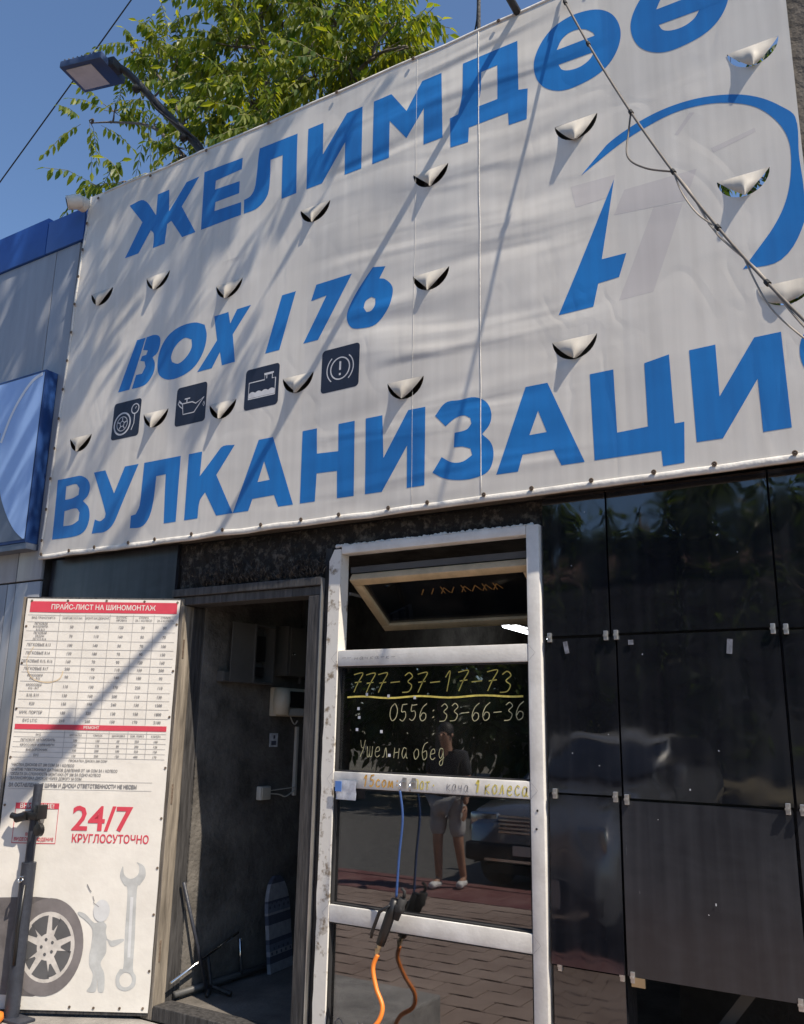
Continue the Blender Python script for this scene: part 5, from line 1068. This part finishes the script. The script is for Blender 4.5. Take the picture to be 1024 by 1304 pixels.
for s in (-1, 1):
    b = MB(); b.tube([(s*.80, .97, 1.10), (s*.76, .45, 1.45), (s*.68, .15, 1.72)], .035, 8); b.build('windscreen_pillar', 'silver', car, smooth=True)
    b = MB(); b.box(s*1.0-.11, s*1.0+.11, .58, .68, 1.10, 1.26, bev=.04); b.tube([(s*.86, .64, 1.12), (s*.95, .64, 1.15)], .03, 8); b.build('wing_mirror', 'silver', car, smooth=60)
    b = MB(); b.box(s*.66-.17, s*.66+.17, 2.10, 2.27, .80, .96, bev=.03); b.build('headlight', 'chrome', car, smooth=60)
    for y in (1.45, -1.4):
        b = MB(); b.lathe([(.22, -.12), (.34, -.11), (.37, -.06), (.37, .06), (.34, .11), (.22, .12)], 28, axis='X'); w_ = b.build('wheel', 'rubber', car, smooth=50, loc=(s*.84, y, .37))
        b = MB(); b.lathe([(.22, -.08), (.22, .08)], 20, axis='X'); b.lathe([(.05, -.13), (.05, .13)], 12, axis='X'); 
        for k in range(5): b.box(-.12, .12, -.025, .025, .05, .21, rot=Matrix.Rotation(R(72*k), 4, 'X'))
        b.build('rim', 'silver', w_, smooth=40)
b = MB()
for k in range(5): b.box(-.45, .45, 2.27, 2.325, .74+.045*k, .765+.045*k, bev=.004)
b.build('grille', 'chrome', car)
b = MB(); b.box(-.86, .86, 2.10, 2.36, .40, .62, bev=.05); b.build('bumper', 'car_trim', car, smooth=60); b = MB(); b.box(-.60, .60, 2.361, 2.38, .42, .45); b.build('bumper_strip', 'chrome', car)
b = MB(); b.box(-.26, .26, 2.362, 2.375, .50, .61, bev=.003); b.build('number_plate', 'conduit', car)
b = MB(); b.box(-.8, .8, -2.2, 2.0, .22, .32); b.build('underbody', 'car_trim', car)

# ================================================================== person seen mirrored in the glass
pr = empty('person', 'person in dark polo shirt, pale shorts and white shoes looking down', 'person', (-4.75, -5.25, -.298))
def skinned(name, mat, pts, edges, rad, parent, sub=2):
    me = bpy.data.meshes.new(name); me.from_pydata([Vector(p) for p in pts], edges, []); o = bpy.data.objects.new(name, me); col.objects.link(o)
    mo = o.modifiers.new('skin', 'SKIN'); o.modifiers.new('sub', 'SUBSURF').levels = sub
    for k, d in enumerate(me.skin_vertices[0].data):
        r = rad[k]; d.radius = r if isinstance(r, tuple) else (r, r); d.use_root = (k == 0)
    m2 = bpy.data.meshes.new_from_object(o.evaluated_get(bpy.context.evaluated_depsgraph_get())); bpy.data.objects.remove(o)
    return link(name, m2, mat, parent, smooth=True)
# faces +y (towards the shop); +x is the arm that hangs, -x the arm bent to the phone
J = dict(pel=(0, 0, .90), wai=(0, .01, 1.04), che=(0, 0, 1.26), nec=(0, .02, 1.42), hd0=(0, .05, 1.50), hd1=(0, .075, 1.585), hd2=(0, .06, 1.64),
    shr=(.19, 0, 1.36), elr=(.235, -.02, 1.09), wrr=(.245, .06, .86), shl=(-.19, 0, 1.36), ell=(-.23, -.01, 1.10), wrl=(-.08, .20, 1.02),
    hir=(.10, 0, .86), knr=(.13, .0, .47), anr=(.13, -.12, .10), hil=(-.10, 0, .86), knl=(-.09, .06, .48), anl=(-.08, .04, .09), tor=(.15, .02, .04), tol=(-.09, .19, .04))
nm = list(J); E_ = [('pel', 'wai'), ('wai', 'che'), ('che', 'nec'), ('nec', 'hd0'), ('hd0', 'hd1'), ('hd1', 'hd2'), ('che', 'shr'), ('shr', 'elr'), ('elr', 'wrr'), ('che', 'shl'), ('shl', 'ell'), ('ell', 'wrl'), ('pel', 'hir'), ('hir', 'knr'), ('knr', 'anr'), ('pel', 'hil'), ('hil', 'knl'), ('knl', 'anl'), ('anr', 'tor'), ('anl', 'tol')]
RD = dict(pel=(.15, .11), wai=(.14, .10), che=(.155, .105), nec=.055, hd0=(.065, .075), hd1=(.078, .095), hd2=(.06, .075), shr=.06, elr=.042, wrr=.028, shl=.06, ell=.042, wrl=.028, hir=.085, knr=.058, anr=.038, hil=.085, knl=.058, anl=.038, tor=.03, tol=.03)
body = skinned('body', 'skin', [J[k] for k in nm], [(nm.index(a), nm.index(c)) for a, c in E_], [RD[k] for k in nm], pr)
sh = ['che', 'wai', 'pel2', 'shr', 'elr2', 'shl', 'ell2', 'nec2']; J2 = dict(J, pel2=(0, .01, .90), elr2=(.232, -.015, 1.14), ell2=(-.225, -.005, 1.15), nec2=(0, .01, 1.40))
skinned('polo_shirt', 'shirt', [J2[k] for k in sh], [(0, 1), (1, 2), (0, 3), (3, 4), (0, 5), (5, 6), (0, 7)], [(.18, .13), (.165, .125), (.17, .13), .08, .062, .08, .062, .07], pr)
sr = ['pel3', 'hir', 'knr2', 'hil', 'knl2']; J3 = dict(J, pel3=(0, 0, .92), knr2=(.13, .005, .50), knl2=(-.095, .055, .51))
skinned('shorts', 'shorts', [J3[k] for k in sr], [(0, 1), (1, 2), (0, 3), (3, 4)], [(.17, .13), .11, .092, .11, .092], pr)
for s, (a, t) in ((1, ('anr', 'tor')), (-1, ('anl', 'tol'))):
    skinned('shoe', 'shoe', [Vector(J[a])+Vector((0, -.03, -.045)), (Vector(J[a])+Vector(J[t]))/2+Vector((0, .0, -.01)), Vector(J[t])+Vector((0, .02, .0))], [(0, 1), (1, 2)], [(.045, .04), (.045, .04), (.045, .035)], pr)
for wk, dirn in (('wrr', Vector((0, .15, -1)).normalized()), ('wrl', Vector((.55, .75, .12)).normalized())):
    w0 = Vector(J[wk]); sd = dirn.cross(Vector((1, 0, 0)) if wk == 'wrr' else Vector((0, 0, 1))).normalized()
    pts = [w0, w0+dirn*.05]; ed = [(0, 1)]; rd = [.026, (.036, .02)]
    for k, (o_, L_) in enumerate(((-.030, .065), (-.010, .078), (.010, .082), (.030, .070))):
        i0 = len(pts); pts += [w0+dirn*.085+sd*o_, w0+dirn*(.085+L_*.5)+sd*o_*1.1, w0+dirn*(.085+L_)+sd*o_+Vector((-.012, .012, 0))]; ed += [(1, i0), (i0, i0+1), (i0+1, i0+2)]; rd += [.010, .009, .008]
    i0 = len(pts); pts += [w0+dirn*.05-sd*.042, w0+dirn*.085-sd*.058+Vector((0, .01, 0))]; ed += [(1, i0), (i0, i0+1)]; rd += [.011, .009]
    skinned('hand', 'skin', pts, ed, rd, pr, 1)
b = MB(); b.box(-.04, .04, -.006, .006, -.07, .07, rot=Matrix.Translation((.0, .30, 1.06)) @ Matrix.Rotation(R(40), 4, 'X')); tag(b.build('mobile_phone', 'black', None, loc=(-4.75, -5.25, -.298)), 'black mobile phone in the hand of the person', 'phone')
b = MB(); v = []
hc = Vector((0, .052, 1.615)); b.lathe([(.0005, .105), (.05, .092), (.080, .055), (.090, .01), (.086, -.035), (.070, -.05)], 18, o=hc); o = b.build('hair', 'hair', pr, smooth=True)
fc = Vector((0, .145, 1.575))
b = MB(); b.tube([fc+Vector((0, .012, .015)), fc+Vector((0, .030, -.025))], [.008, .014], 8); b.build('nose', 'skin', pr, smooth=True)
for s in (-1, 1):
    b = MB(); b.lathe([(.0005, -.008), (.011, 0), (.0005, .008)], 10, o=fc+Vector((s*.030, .008, .012)), axis='Y'); b.build('eye', 'hair', pr, smooth=True)
    b = MB(); b.lathe([(.0005, -.010), (.020, -.004), (.022, .004), (.0005, .010)], 10, o=Vector((s*.083, .06, 1.575)), axis='X'); b.build('ear', 'skin', pr, smooth=True)
b = MB(); b.box(-.022, .022, .006, .012, -.052, -.046, rot=Matrix.Translation(fc)); b.build('mouth', 'rust', pr)
for o in list(scn.objects):
    if o.type == 'MESH' and o.parent is None and 'label' not in o and 'kind' not in o: o['kind'] = 'structure'
